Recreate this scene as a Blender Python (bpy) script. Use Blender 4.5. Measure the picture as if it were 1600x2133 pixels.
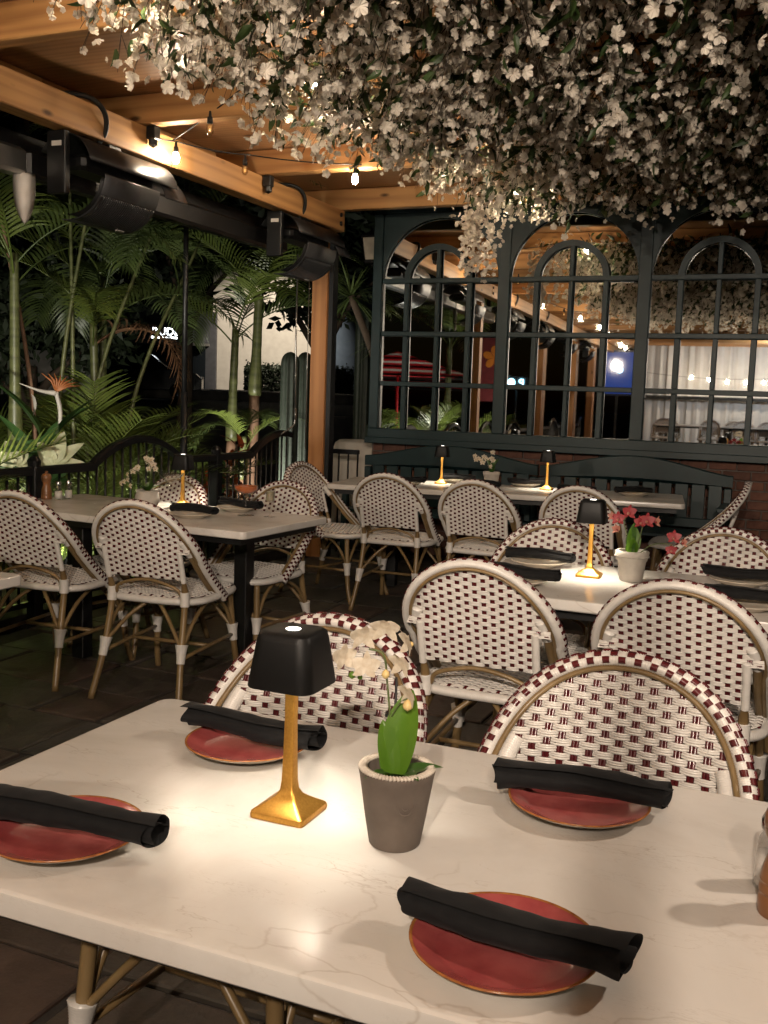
import bpy, math, random
import numpy as np
from mathutils import Vector, Matrix

SC = bpy.context.scene
for o in list(bpy.data.objects):
    bpy.data.objects.remove(o, do_unlink=True)
COL = SC.collection
R = math.radians
PI = math.pi
rng = np.random.default_rng(7)
random.seed(7)

# ------------------------------------------------------------------ camera
YAW, PITCH, ROLL, FPX, EYE = R(22.833), R(6.47), R(-1.953), 2107.3, 1.36
_f = np.array([-math.sin(YAW) * math.cos(PITCH), math.cos(YAW) * math.cos(PITCH), -math.sin(PITCH)])
_r0 = np.array([math.cos(YAW), math.sin(YAW), 0.0])
_d0 = np.cross(_f, _r0)
_r = math.cos(ROLL) * _r0 + math.sin(ROLL) * _d0
_d = -math.sin(ROLL) * _r0 + math.cos(ROLL) * _d0
cam_data = bpy.data.cameras.new('camera')
cam_data.sensor_fit = 'VERTICAL'
cam_data.sensor_height = 36.0
cam_data.lens = FPX / 2133.0 * 36.0
cam_data.clip_start = 0.02
cam_data.clip_end = 400.0
cam = bpy.data.objects.new('camera', cam_data)
COL.objects.link(cam)
cam.matrix_world = Matrix(((_r[0], -_d[0], -_f[0], 0), (_r[1], -_d[1], -_f[1], 0), (_r[2], -_d[2], -_f[2], EYE), (0, 0, 0, 1)))
SC.camera = cam

# ------------------------------------------------------------------ night sky, faint moon, exposure
world = bpy.data.worlds.new('World')
SC.world = world
world.use_nodes = True
nt = world.node_tree
bg = nt.nodes['Background']
sky = nt.nodes.new('ShaderNodeTexSky')
sky.sky_type = 'NISHITA'
sky.sun_disc = False
sky.sun_elevation = R(-5)
sky.sun_rotation = R(200)
nt.links.new(sky.outputs[0], bg.inputs[0])
bg.inputs[1].default_value = 0.012
sun_d = bpy.data.lights.new('moon', 'SUN')
sun_d.energy = 0.004
sun_d.angle = R(0.5)
sun_d.color = (0.75, 0.85, 1.0)
sun = bpy.data.objects.new('moon', sun_d)
sun.rotation_euler = (R(50), 0, R(30))
COL.objects.link(sun)
SC.view_settings.view_transform = 'Standard'
SC.view_settings.look = 'None'
SC.view_settings.exposure = 0.7
SC.view_settings.gamma = 1.0
SC.view_settings.use_curve_mapping = False
SC.cycles.use_denoising = True
SC.cycles.max_bounces = 5
SC.cycles.diffuse_bounces = 3
SC.cycles.glossy_bounces = 4
SC.cycles.adaptive_threshold = 0.025
SC.cycles.transparent_max_bounces = 24
SC.cycles.sample_clamp_indirect = 6.0
SC.cycles.caustics_reflective = False
SC.cycles.caustics_refractive = False

# ------------------------------------------------------------------ materials
MATS = {}
def _nodes(name):
    m = bpy.data.materials.new(name)
    m.use_nodes = True
    return m, m.node_tree.nodes, m.node_tree.links, m.node_tree.nodes['Principled BSDF']
def ramp(n, l, src, stops):
    r = n.new('ShaderNodeValToRGB')
    els = r.color_ramp.elements
    while len(els) < len(stops):
        els.new(0.5)
    for e, (p, c) in zip(els, stops):
        e.position = p
        e.color = (*c, 1) if len(c) == 3 else c
    l.new(src, r.inputs[0])
    return r.outputs[0]
def coords(n, l, scale=(1, 1, 1), kind='Object'):
    tc = n.new('ShaderNodeTexCoord')
    mp = n.new('ShaderNodeMapping')
    mp.inputs['Scale'].default_value = scale
    l.new(tc.outputs[kind], mp.inputs[0])
    return mp.outputs[0]
def noise(n, l, vec, scale, detail=4, rough=0.55, dist=0.0):
    t = n.new('ShaderNodeTexNoise')
    t.inputs['Scale'].default_value = scale
    t.inputs['Detail'].default_value = detail
    t.inputs['Roughness'].default_value = rough
    t.inputs['Distortion'].default_value = dist
    l.new(vec, t.inputs['Vector'])
    return t.outputs[0]
def bump(n, l, h, b, strength, dist=0.01):
    bn = n.new('ShaderNodeBump')
    bn.inputs['Strength'].default_value = strength
    bn.inputs['Distance'].default_value = dist
    l.new(h, bn.inputs['Height'])
    l.new(bn.outputs[0], b.inputs['Normal'])
def pbr(name, c1, c2=None, rough=0.5, metal=0.0, nscale=12, bscale=None, bstr=0.2, bdist=0.004, spec=None, coat=0.0, scale=(1, 1, 1), rnd=None, trans=0.0, rvar=0.0):
    m, n, l, b = _nodes(name)
    b.inputs['Roughness'].default_value = rough
    b.inputs['Metallic'].default_value = metal
    if spec is not None:
        b.inputs['Specular IOR Level'].default_value = spec
    if coat:
        b.inputs['Coat Weight'].default_value = coat
        b.inputs['Coat Roughness'].default_value = 0.12
    vec = coords(n, l, scale)
    c2 = c2 or tuple(x * 0.8 for x in c1)
    f = noise(n, l, vec, nscale)
    col = ramp(n, l, f, [(0.3, c2), (0.7, c1)])
    if rnd:                                     # each piece its own tint
        oi = n.new('ShaderNodeObjectInfo')
        rc = ramp(n, l, oi.outputs['Random'], rnd)
        mx = n.new('ShaderNodeMix')
        mx.data_type = 'RGBA'
        mx.blend_type = 'MULTIPLY'
        mx.inputs[0].default_value = 1.0
        l.new(col, mx.inputs[6])
        l.new(rc, mx.inputs[7])
        col = mx.outputs[2]
    l.new(col, b.inputs['Base Color'])
    if rvar:
        rr = n.new('ShaderNodeMapRange')
        rr.inputs[3].default_value = max(0.02, rough - rvar)
        rr.inputs[4].default_value = min(1.0, rough + rvar)
        l.new(f, rr.inputs[0])
        l.new(rr.outputs[0], b.inputs['Roughness'])
    if bscale:
        bump(n, l, noise(n, l, vec, bscale, 5, 0.6), b, bstr, bdist)
    if trans:                                   # thin leaf or petal: light shines through it
        tr = n.new('ShaderNodeBsdfTranslucent')
        l.new(col, tr.inputs['Color'])
        ms = n.new('ShaderNodeMixShader')
        ms.inputs[0].default_value = trans
        out = n['Material Output']
        l.new(b.outputs[0], ms.inputs[1])
        l.new(tr.outputs[0], ms.inputs[2])
        l.new(ms.outputs[0], out.inputs[0])
    MATS[name] = m
    return m
def emit(name, color, strength):
    m, n, l, b = _nodes(name)
    b.inputs['Base Color'].default_value = (0.02, 0.02, 0.02, 1)
    b.inputs['Emission Color'].default_value = (*color, 1)
    b.inputs['Emission Strength'].default_value = strength
    MATS[name] = m
    return m
def glass(name, color=(1, 1, 1), rough=0.0, ior=1.45):
    """thin glass: clear straight through, mirror-like towards the rim"""
    m, n, l, b = _nodes(name)
    n.remove(b)
    tr = n.new('ShaderNodeBsdfTransparent'); tr.inputs[0].default_value = (*color, 1)
    gl = n.new('ShaderNodeBsdfGlossy'); gl.inputs['Roughness'].default_value = 0.03 + rough
    lw = n.new('ShaderNodeLayerWeight'); lw.inputs[0].default_value = 0.5
    pw = n.new('ShaderNodeMath'); pw.operation = 'POWER'; pw.inputs[1].default_value = 3.5
    l.new(lw.outputs['Facing'], pw.inputs[0])
    ma = n.new('ShaderNodeMath'); ma.operation = 'MULTIPLY_ADD'; ma.inputs[1].default_value = 0.7; ma.inputs[2].default_value = 0.09
    l.new(pw.outputs[0], ma.inputs[0])
    ms = n.new('ShaderNodeMixShader')
    l.new(ma.outputs[0], ms.inputs[0]); l.new(tr.outputs[0], ms.inputs[1]); l.new(gl.outputs[0], ms.inputs[2])
    l.new(ms.outputs[0], n['Material Output'].inputs[0])
    MATS[name] = m
    return m
def wood(name, axis, c1, c2, rough=0.55, tint=None):
    m, n, l, b = _nodes(name)
    s = [9.0, 9.0, 9.0]
    s[axis] = 0.55
    vec = coords(n, l, tuple(s))
    warp = noise(n, l, vec, 1.3, 3, 0.5, 0.6)
    w = n.new('ShaderNodeTexWave')
    w.wave_type = 'RINGS'
    w.rings_direction = 'XYZ'[axis]
    w.inputs['Scale'].default_value = 0.9
    w.inputs['Distortion'].default_value = 5.0
    w.inputs['Detail'].default_value = 3
    w.inputs['Detail Scale'].default_value = 1.2
    l.new(vec, w.inputs[0])
    fine = noise(n, l, coords(n, l, tuple(x * 8 if i != axis else x * 3 for i, x in enumerate(s))), 1.0, 3)
    a = n.new('ShaderNodeMath'); a.operation = 'MULTIPLY_ADD'; a.inputs[1].default_value = 0.45
    l.new(w.outputs[1], a.inputs[0]); l.new(warp, a.inputs[2])
    a2 = n.new('ShaderNodeMath'); a2.operation = 'MULTIPLY_ADD'; a2.inputs[1].default_value = 0.22
    l.new(fine, a2.inputs[0]); l.new(a.outputs[0], a2.inputs[2])
    col = ramp(n, l, a2.outputs[0], [(0.35, c2), (0.6, tuple((p + q) / 2 for p, q in zip(c1, c2))), (1.0, c1)])
    kv = n.new('ShaderNodeTexVoronoi'); kv.inputs['Scale'].default_value = 1.0      # knots
    l.new(coords(n, l, tuple(2.2 if i == axis else 6.0 for i in range(3))), kv.inputs['Vector'])
    kf = ramp(n, l, kv.outputs['Distance'], [(0.05, (1, 1, 1)), (0.12, (0, 0, 0))])
    mx = n.new('ShaderNodeMix'); mx.data_type = 'RGBA'
    l.new(kf, mx.inputs[0]); l.new(col, mx.inputs[6]); mx.inputs[7].default_value = (*(x * 0.3 for x in c2), 1)
    l.new(mx.outputs[2], b.inputs['Base Color'])
    b.inputs['Roughness'].default_value = rough
    bump(n, l, a2.outputs[0], b, 0.25, 0.003)
    MATS[name] = m
    return m
def marble(name):
    m, n, l, b = _nodes(name)
    vec = coords(n, l, (1, 1, 1))
    base = ramp(n, l, noise(n, l, vec, 2.6, 6, 0.6, 0.8), [(0.3, (0.55, 0.51, 0.465)), (0.55, (0.645, 0.615, 0.575)), (0.75, (0.70, 0.68, 0.64))])
    def vein(scale, width, warp, seed, stretch):
        mp = n.new('ShaderNodeMapping'); mp.inputs['Location'].default_value = (seed, seed * 1.7, 0); mp.inputs['Scale'].default_value = stretch
        mp.inputs['Rotation'].default_value = (0, 0, 0.5 * seed)
        l.new(vec, mp.inputs[0])
        nz = n.new('ShaderNodeTexNoise'); nz.inputs['Scale'].default_value = scale * 1.5; nz.inputs['Detail'].default_value = 5
        l.new(mp.outputs[0], nz.inputs['Vector'])
        mixv = n.new('ShaderNodeMix'); mixv.data_type = 'VECTOR'; mixv.inputs[0].default_value = warp
        l.new(mp.outputs[0], mixv.inputs[4]); l.new(nz.outputs['Color'], mixv.inputs[5])
        v = n.new('ShaderNodeTexVoronoi'); v.feature = 'DISTANCE_TO_EDGE'; v.inputs['Scale'].default_value = scale
        l.new(mixv.outputs[1], v.inputs['Vector'])
        line = ramp(n, l, v.outputs['Distance'], [(0.0, (1, 1, 1)), (width, (0, 0, 0))])
        gate = ramp(n, l, noise(n, l, mp.outputs[0], scale * 0.8, 2), [(0.5, (0, 0, 0)), (0.64, (1, 1, 1))])
        mu = n.new('ShaderNodeMath'); mu.operation = 'MULTIPLY'
        l.new(line, mu.inputs[0]); l.new(gate, mu.inputs[1])
        return mu.outputs[0]
    col = base
    for (sc, wd, wp, sd, st, cc, k) in ((2.6, 0.009, 0.30, 1.3, (1, 1.6, 1), (0.30, 0.23, 0.17), 0.36), (6.5, 0.016, 0.45, 4.1, (0.45, 1.7, 1), (0.34, 0.27, 0.21), 0.5), (17.0, 0.03, 0.5, 7.7, (0.3, 1.4, 1), (0.42, 0.36, 0.31), 0.45)):
        f = vein(sc, wd, wp, sd, st)
        mm = n.new('ShaderNodeMath'); mm.operation = 'MULTIPLY'; mm.inputs[1].default_value = k
        l.new(f, mm.inputs[0])
        mx = n.new('ShaderNodeMix'); mx.data_type = 'RGBA'
        l.new(mm.outputs[0], mx.inputs[0]); l.new(col, mx.inputs[6]); mx.inputs[7].default_value = (*cc, 1)
        col = mx.outputs[2]
    l.new(col, b.inputs['Base Color'])
    rr = n.new('ShaderNodeMapRange'); rr.inputs[3].default_value = 0.15; rr.inputs[4].default_value = 0.32
    l.new(noise(n, l, vec, 9, 4), rr.inputs[0]); l.new(rr.outputs[0], b.inputs['Roughness'])
    bump(n, l, noise(n, l, vec, 60, 3), b, 0.05, 0.001)
    MATS[name] = m

marble('marble')
wood('fir_x', 0, (0.54, 0.29, 0.108), (0.31, 0.135, 0.046))
wood('fir_y', 1, (0.54, 0.29, 0.108), (0.31, 0.135, 0.046))
wood('fir_z', 2, (0.43, 0.195, 0.068), (0.28, 0.11, 0.035))
wood('roof_ply', 0, (0.50, 0.275, 0.13), (0.34, 0.17, 0.075), 0.4)
wood('grinder_wood', 2, (0.22, 0.10, 0.042), (0.11, 0.045, 0.018), 0.3)
pbr('strand_white', (0.70, 0.67, 0.63), (0.60, 0.57, 0.53), 0.32, nscale=30)
pbr('strand_maroon', (0.095, 0.012, 0.014), (0.06, 0.008, 0.01), 0.25, nscale=40)
pbr('bamboo', (0.245, 0.165, 0.075), (0.15, 0.095, 0.04), 0.35, nscale=18, scale=(1, 1, 0.25))
pbr('black_metal', (0.007, 0.007, 0.0075), (0.004, 0.004, 0.0045), 0.45, nscale=20, bscale=220, bstr=0.08)
pbr('fence_black', (0.010, 0.010, 0.011), (0.006, 0.006, 0.007), 0.3, nscale=20, bscale=90, bstr=0.15)
pbr('heater_grey', (0.055, 0.056, 0.060), (0.028, 0.028, 0.030), 0.38, 0.4, nscale=9)
pbr('steel', (0.42, 0.41, 0.39), (0.30, 0.29, 0.27), 0.28, 0.9, nscale=6)
pbr('white_panel', (0.68, 0.64, 0.60), (0.60, 0.56, 0.52), 0.5, nscale=3)
pbr('gold', (0.78, 0.42, 0.09), (0.66, 0.33, 0.06), 0.33, 0.85, nscale=260, bscale=900, bstr=0.12, bdist=0.0006)
pbr('shade_black', (0.0045, 0.0045, 0.0045), (0.003, 0.003, 0.003), 0.5, spec=0.3, nscale=15, bscale=500, bstr=0.1, bdist=0.001)
pbr('napkin', (0.0075, 0.0075, 0.008), (0.004, 0.004, 0.0045), 0.85, nscale=60, bscale=700, bstr=0.35, bdist=0.0008, spec=0.25)
MATS['napkin'].node_tree.nodes['Principled BSDF'].inputs['Sheen Weight'].default_value = 0.04
pbr('red_glaze', (0.37, 0.085, 0.08), (0.25, 0.042, 0.044), 0.22, nscale=22, rvar=0.05)
pbr('rim_glaze', (0.42, 0.17, 0.045), (0.20, 0.06, 0.02), 0.2, nscale=60)
pbr('cream_glaze', (0.62, 0.55, 0.45), (0.52, 0.45, 0.36), 0.25, nscale=20)
pbr('pot_clay', (0.140, 0.112, 0.092), (0.085, 0.066, 0.053), 0.75, nscale=14, bscale=120, bstr=0.25, bdist=0.001)
pbr('pot_rim', (0.60, 0.54, 0.46), (0.42, 0.36, 0.30), 0.7, nscale=60)
pbr('pot_pale', (0.50, 0.46, 0.41), (0.36, 0.33, 0.29), 0.7, nscale=16, bscale=90, bstr=0.25, bdist=0.001)
pbr('soil', (0.03, 0.02, 0.013), (0.012, 0.008, 0.005), 0.95, nscale=40, bscale=60, bstr=0.8, bdist=0.01)
pbr('orchid_leaf', (0.15, 0.29, 0.03), (0.08, 0.19, 0.016), 0.3, nscale=8, trans=0.35)
pbr('orchid_leaf_dark', (0.07, 0.16, 0.03), (0.04, 0.10, 0.02), 0.3, nscale=8, trans=0.2)
pbr('orchid_white', (0.80, 0.74, 0.63), (0.60, 0.50, 0.36), 0.55, nscale=110, trans=0.35)
pbr('orchid_red', (0.42, 0.055, 0.06), (0.30, 0.03, 0.04), 0.5, nscale=40, trans=0.3)
pbr('orchid_pink', (0.62, 0.30, 0.22), (0.52, 0.2, 0.16), 0.5, nscale=40, trans=0.3)
pbr('orchid_lip', (0.66, 0.50, 0.22), (0.55, 0.38, 0.14), 0.5, nscale=40)
pbr('stem_green', (0.10, 0.14, 0.04), (0.07, 0.09, 0.03), 0.5)
pbr('blossom', (0.79, 0.73, 0.63), (0.70, 0.62, 0.52), 0.6, nscale=30, trans=0.25)
pbr('canopy_leaf', (0.055, 0.092, 0.026), (0.028, 0.052, 0.014), 0.42, nscale=10, trans=0.12)
pbr('twig', (0.045, 0.030, 0.016), (0.03, 0.02, 0.011), 0.8)
pbr('palm_leaf', (0.135, 0.17, 0.036), (0.075, 0.11, 0.022), 0.36, nscale=6, trans=0.22)
pbr('palm_leaf_dark', (0.085, 0.115, 0.032), (0.045, 0.07, 0.02), 0.4, nscale=6, trans=0.15)
pbr('palm_dead', (0.24, 0.13, 0.065), (0.16, 0.08, 0.04), 0.8, nscale=10, trans=0.2)
pbr('palm_trunk_green', (0.125, 0.135, 0.05), (0.05, 0.058, 0.022), 0.4, nscale=2.2, scale=(1.5, 1.5, 9), bscale=9, bstr=0.3, bdist=0.006)
pbr('palm_trunk_brown', (0.22, 0.125, 0.075), (0.13, 0.07, 0.04), 0.75, nscale=9, bscale=40, bstr=0.3, bdist=0.006)
pbr('broad_leaf', (0.05, 0.105, 0.03), (0.03, 0.07, 0.02), 0.3, nscale=5, trans=0.2)
pbr('pale_leaf', (0.66, 0.64, 0.46), (0.50, 0.52, 0.30), 0.45, nscale=16, trans=0.25)
pbr('croton', (0.50, 0.10, 0.025), (0.12, 0.03, 0.015), 0.4, nscale=14, trans=0.2)
pbr('bop_orange', (0.34, 0.12, 0.035), (0.22, 0.07, 0.022), 0.5, trans=0.2)
pbr('bop_white', (0.46, 0.43, 0.38), (0.36, 0.33, 0.29), 0.5, trans=0.2)
pbr('cactus', (0.034, 0.046, 0.032), (0.02, 0.028, 0.02), 0.6, nscale=20, bscale=60, bstr=0.3)
pbr('tree_dark', (0.028, 0.042, 0.018), (0.015, 0.024, 0.010), 0.6, nscale=5, trans=0.1)
pbr('bark', (0.09, 0.06, 0.04), (0.05, 0.035, 0.022), 0.9, nscale=8, bscale=20, bstr=0.6)
pbr('green_paint', (0.0060, 0.0245, 0.0275), (0.0045, 0.018, 0.0205), 0.48, nscale=14, bscale=70, bstr=0.15, bdist=0.002)
pbr('paver', (0.082, 0.075, 0.067), (0.036, 0.032, 0.029), 0.55, nscale=7, bscale=16, bstr=0.5, bdist=0.012, rvar=0.15,
    rnd=[(0.0, (0.75, 0.74, 0.64)), (0.35, (0.9, 0.8, 0.7)), (0.65, (1.05, 0.74, 0.64)), (1.0, (0.8, 0.86, 0.86))])
pbr('grout', (0.035, 0.030, 0.026), (0.02, 0.017, 0.015), 0.9, nscale=30, bscale=60, bstr=0.4)
pbr('brick', (0.16, 0.078, 0.054), (0.095, 0.044, 0.032), 0.85, nscale=16, bscale=50, bstr=0.5, bdist=0.005,
    rnd=[(0.0, (0.65, 0.62, 0.6)), (0.5, (1.0, 0.9, 0.85)), (1.0, (1.15, 1.0, 0.9))])
pbr('mortar', (0.16, 0.13, 0.11), (0.10, 0.08, 0.07), 0.95, nscale=30)
pbr('asphalt', (0.05, 0.05, 0.05), (0.035, 0.035, 0.036), 0.9, nscale=12, bscale=80, bstr=0.3)
pbr('concrete', (0.34, 0.32, 0.29), (0.25, 0.235, 0.21), 0.85, nscale=5)
pbr('render_wall', (0.66, 0.61, 0.53), (0.56, 0.51, 0.44), 0.9, nscale=2.5)
pbr('blue_wall', (0.10, 0.13, 0.17), (0.07, 0.095, 0.13), 0.9, nscale=2)
pbr('dark_facade', (0.09, 0.09, 0.10), (0.06, 0.06, 0.065), 0.7, nscale=3)
pbr('car_paint', (0.010, 0.011, 0.013), (0.008, 0.008, 0.010), 0.2, 0.3, nscale=2, coat=0.5)
pbr('tyre', (0.015, 0.015, 0.015), None, 0.85)
pbr('chrome', (0.55, 0.55, 0.55), None, 0.2, 1.0)
pbr('car_glass', (0.02, 0.025, 0.03), None, 0.08)
pbr('cable', (0.008, 0.008, 0.008), None, 0.6)
pbr('umbrella_red', (0.50, 0.02, 0.025), (0.38, 0.012, 0.018), 0.8, trans=0.25)
pbr('umbrella_white', (0.60, 0.57, 0.54), None, 0.8, trans=0.25)
pbr('board_red', (0.16, 0.018, 0.02), (0.11, 0.012, 0.014), 0.6)
pbr('paint_orange', (0.66, 0.20, 0.02), None, 0.6)
pbr('drape', (0.72, 0.70, 0.68), (0.60, 0.58, 0.57), 0.8, nscale=2, trans=0.2)
pbr('salt', (0.75, 0.72, 0.68), None, 0.9, nscale=200)
pbr('cane_plain', (0.52, 0.44, 0.34), (0.4, 0.33, 0.25), 0.6)
glass('clear_glass')
glass('bulb_glass', (0.95, 0.9, 0.82))
glass('drink_orange', (0.85, 0.22, 0.05), 0.15, 1.33)
pbr('drink_opaque', (0.80, 0.27, 0.06), (0.72, 0.21, 0.05), 0.25, nscale=30, trans=0.5)
glass('drink_clear', (0.93, 0.93, 0.88), 0.0, 1.33)
pbr('drink_tan', (0.34, 0.30, 0.20), None, 0.3)
emit('bulb_lit', (1.0, 0.82, 0.60), 330.0)
emit('bulb_filament', (1.0, 0.55, 0.2), 3.0)
emit('lamp_led', (1.0, 0.90, 0.74), 125.0)
emit('lamp_led_far', (1.0, 0.88, 0.70), 330.0)
emit('lamp_top', (1.0, 0.93, 0.82), 6.0)
emit('sign_white', (0.88, 0.95, 1.0), 6.0)
emit('screen_blue', (0.01, 0.06, 0.35), 0.35)
emit('sign_cyan', (0.35, 0.75, 1.0), 5.0)
emit('flood_lens', (1.0, 0.78, 0.55), 40.0)
mm_, n_, l_, b_ = _nodes('mirror_silver')
b_.inputs['Metallic'].default_value = 1.0
b_.inputs['Roughness'].default_value = 0.015
b_.inputs['Base Color'].default_value = (0.86, 0.88, 0.86, 1)
MATS['mirror_silver'] = mm_

# ------------------------------------------------------------------ mesh helpers
class MB:
    """collects vertices and faces; build() links them as one mesh object"""
    def __init__(s):
        s.v, s.f, s.n = [], [], 0
    def add(s, V, F):
        V = np.asarray(V, float).reshape(-1, 3)
        k = s.n
        s.v.append(V)
        s.f += [[i + k for i in q] for q in F]
        s.n += len(V)
        return s
    def mesh(s, name, m, smooth=True):
        me = bpy.data.meshes.new(name)
        V = np.concatenate(s.v) if s.v else np.zeros((0, 3))
        me.from_pydata(V.tolist(), [], s.f)
        me.materials.append(MATS[m])
        if smooth:
            me.shade_smooth()
        me.update()
        return me
    def build(s, name, m, parent=None, smooth=True, auto=None):
        me = s.mesh(name, m, smooth)
        if smooth and auto:
            me.set_sharp_from_angle(angle=R(auto))
        return obj(name, me, parent)
def obj(name, me, parent=None):
    o = bpy.data.objects.new(name, me)
    COL.objects.link(o)
    if parent is not None:
        o.parent = parent
    return o
def tag(o, label=None, cat=None, group=None, kind=None):
    if label: o['label'] = label
    if cat: o['category'] = cat
    if group: o['group'] = group
    if kind: o['kind'] = kind
    return o
def thing(name, label, cat, loc=(0, 0, 0), rz=0.0, group=None):
    o = bpy.data.objects.new(name, None)
    o.empty_display_size = 0.05
    COL.objects.link(o)
    o.location = loc
    o.rotation_euler = (0, 0, rz)
    return tag(o, label, cat, group)
def copy_tree(o, parent=None):
    c = o.copy()
    COL.objects.link(c)
    c.parent = parent
    for ch in list(o.children):
        copy_tree(ch, c)
    return c
def box(x0, x1, y0, y1, z0, z1, ch=0.0):
    """a box; with ch its edges are chamfered"""
    if ch <= 0:
        V = [(x, y, z) for x in (x0, x1) for y in (y0, y1) for z in (z0, z1)]
        return V, [(0, 1, 3, 2), (4, 6, 7, 5), (0, 4, 5, 1), (2, 3, 7, 6), (0, 2, 6, 4), (1, 5, 7, 3)]
    def ringz(z, i):
        a, b, c, d = x0 + i, x1 - i, y0 + i, y1 - i
        return [(a + ch, c, z), (b - ch, c, z), (b, c + ch, z), (b, d - ch, z), (b - ch, d, z), (a + ch, d, z), (a, d - ch, z), (a, c + ch, z)]
    V = ringz(z0, ch) + ringz(z0 + ch, 0) + ringz(z1 - ch, 0) + ringz(z1, ch)
    F = [tuple(range(7, -1, -1)), tuple(range(24, 32))]
    for k in range(3):
        F += [(k * 8 + i, k * 8 + (i + 1) % 8, k * 8 + 8 + (i + 1) % 8, k * 8 + 8 + i) for i in range(8)]
    return V, F
def frames(P, up=(0, 0, 1)):
    P = np.asarray(P, float)
    T = np.gradient(P, axis=0)
    T /= np.linalg.norm(T, axis=1)[:, None] + 1e-12
    up = np.asarray(up, float)
    N = np.zeros_like(P)
    a = up - T[0] * np.dot(up, T[0])
    if np.linalg.norm(a) < 1e-3:
        a = np.array([1.0, 0.01, 0]) - T[0] * T[0][0]
    N[0] = a / np.linalg.norm(a)
    for i in range(1, len(P)):
        a = N[i - 1] - T[i] * np.dot(N[i - 1], T[i])
        N[i] = a / (np.linalg.norm(a) + 1e-12)
    return T, N, np.cross(T, N)
def tube(P, r, k=8, up=(0, 0, 1), rb=None, caps=True):
    P = np.asarray(P, float)
    n = len(P)
    T, N, B = frames(P, up)
    r = np.broadcast_to(np.asarray(r, float), (n,))
    rb = r if rb is None else np.broadcast_to(np.asarray(rb, float), (n,))
    a = np.arange(k) * 2 * PI / k
    V = P[:, None, :] + N[:, None, :] * (r[:, None] * np.cos(a))[:, :, None] + B[:, None, :] * (rb[:, None] * np.sin(a))[:, :, None]
    F = [(i * k + j, i * k + (j + 1) % k, (i + 1) * k + (j + 1) % k, (i + 1) * k + j) for i in range(n - 1) for j in range(k)]
    if caps:
        F += [tuple(range(k - 1, -1, -1)), tuple((n - 1) * k + j for j in range(k))]
    return V.reshape(-1, 3), F
def lathe(prof, k=32, cap0=False, cap1=False, cx=0, cy=0):
    V, n = [], len(prof)
    for r, z in prof:
        V += [(cx + r * math.cos(2 * PI * j / k), cy + r * math.sin(2 * PI * j / k), z) for j in range(k)]
    F = [(i * k + j, i * k + (j + 1) % k, (i + 1) * k + (j + 1) % k, (i + 1) * k + j) for i in range(n - 1) for j in range(k)]
    if cap0: F.append(tuple(range(k - 1, -1, -1)))
    if cap1: F.append(tuple((n - 1) * k + j for j in range(k)))
    return V, F
def rsq(h, rad, k=5):
    """outline of a rounded square of half width h"""
    out = []
    for q in range(4):
        a0 = q * PI / 2
        cx = (h - rad) * (1 if q in (0, 3) else -1)
        cy = (h - rad) * (1 if q in (0, 1) else -1)
        for i in range(k + 1):
            a = a0 + i / k * PI / 2
            out.append((cx + rad * math.cos(a), cy + rad * math.sin(a)))
    return out
def loft(rings, cap0=True, cap1=True):
    k = len(rings[0])
    V = [p for r in rings for p in r]
    F = [(i * k + j, i * k + (j + 1) % k, (i + 1) * k + (j + 1) % k, (i + 1) * k + j) for i in range(len(rings) - 1) for j in range(k)]
    if cap0: F.append(tuple(range(k - 1, -1, -1)))
    if cap1: F.append(tuple((len(rings) - 1) * k + j for j in range(k)))
    return V, F
def bez(pts, n=16):
    """smooth curve through the points (Catmull-Rom)"""
    P = np.asarray(pts, float)
    P = np.vstack([2 * P[0] - P[1], P, 2 * P[-1] - P[-2]])
    out = []
    for i in range(1, len(P) - 2):
        t = np.linspace(0, 1, n, endpoint=False)[:, None]
        a, b, c, d = P[i - 1], P[i], P[i + 1], P[i + 2]
        out.append(0.5 * (2 * b + (c - a) * t + (2 * a - 5 * b + 4 * c - d) * t ** 2 + (3 * b - a - 3 * c + d) * t ** 3))
    out.append(P[-2][None])
    return np.concatenate(out)
def rot(V, rx=0, ry=0, rz=0):
    return np.asarray(V, float) @ np.array(Matrix.Rotation(rz, 3, 'Z') @ Matrix.Rotation(ry, 3, 'Y') @ Matrix.Rotation(rx, 3, 'X')).T
def pix(P):
    """where a world point falls in the photograph, and how far away it is"""
    v = np.array([_r, _d, _f]) @ (np.asarray(P, float) - np.array([0, 0, EYE]))
    return 800 + FPX * v[0] / v[2], 1066.5 + FPX * v[1] / v[2], v[2]

# ================================================================== the setting
def ground_z(x, y):
    d = -0.51 * x + 0.86 * y          # the street climbs away from the patio
    return -0.06 + 1.0 * np.clip((d - 11) / 31.0, 0, 1) + 0.012 * np.clip(d - 42, 0, 400)
def sheet(x0, x1, y0, y1, nx, ny, dz):
    xs, ys = np.linspace(x0, x1, nx), np.linspace(y0, y1, ny)
    X, Y = np.meshgrid(xs, ys)
    V = np.stack([X, Y, ground_z(X, Y) + dz], -1).reshape(-1, 3)
    F = [(j * nx + i, j * nx + i + 1, (j + 1) * nx + i + 1, (j + 1) * nx + i) for j in range(ny - 1) for i in range(nx - 1)]
    return V, F
tag(MB().add(*sheet(-160, 160, -160, 160, 161, 161, 0)).build('ground', 'soil'), kind='structure')
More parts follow.
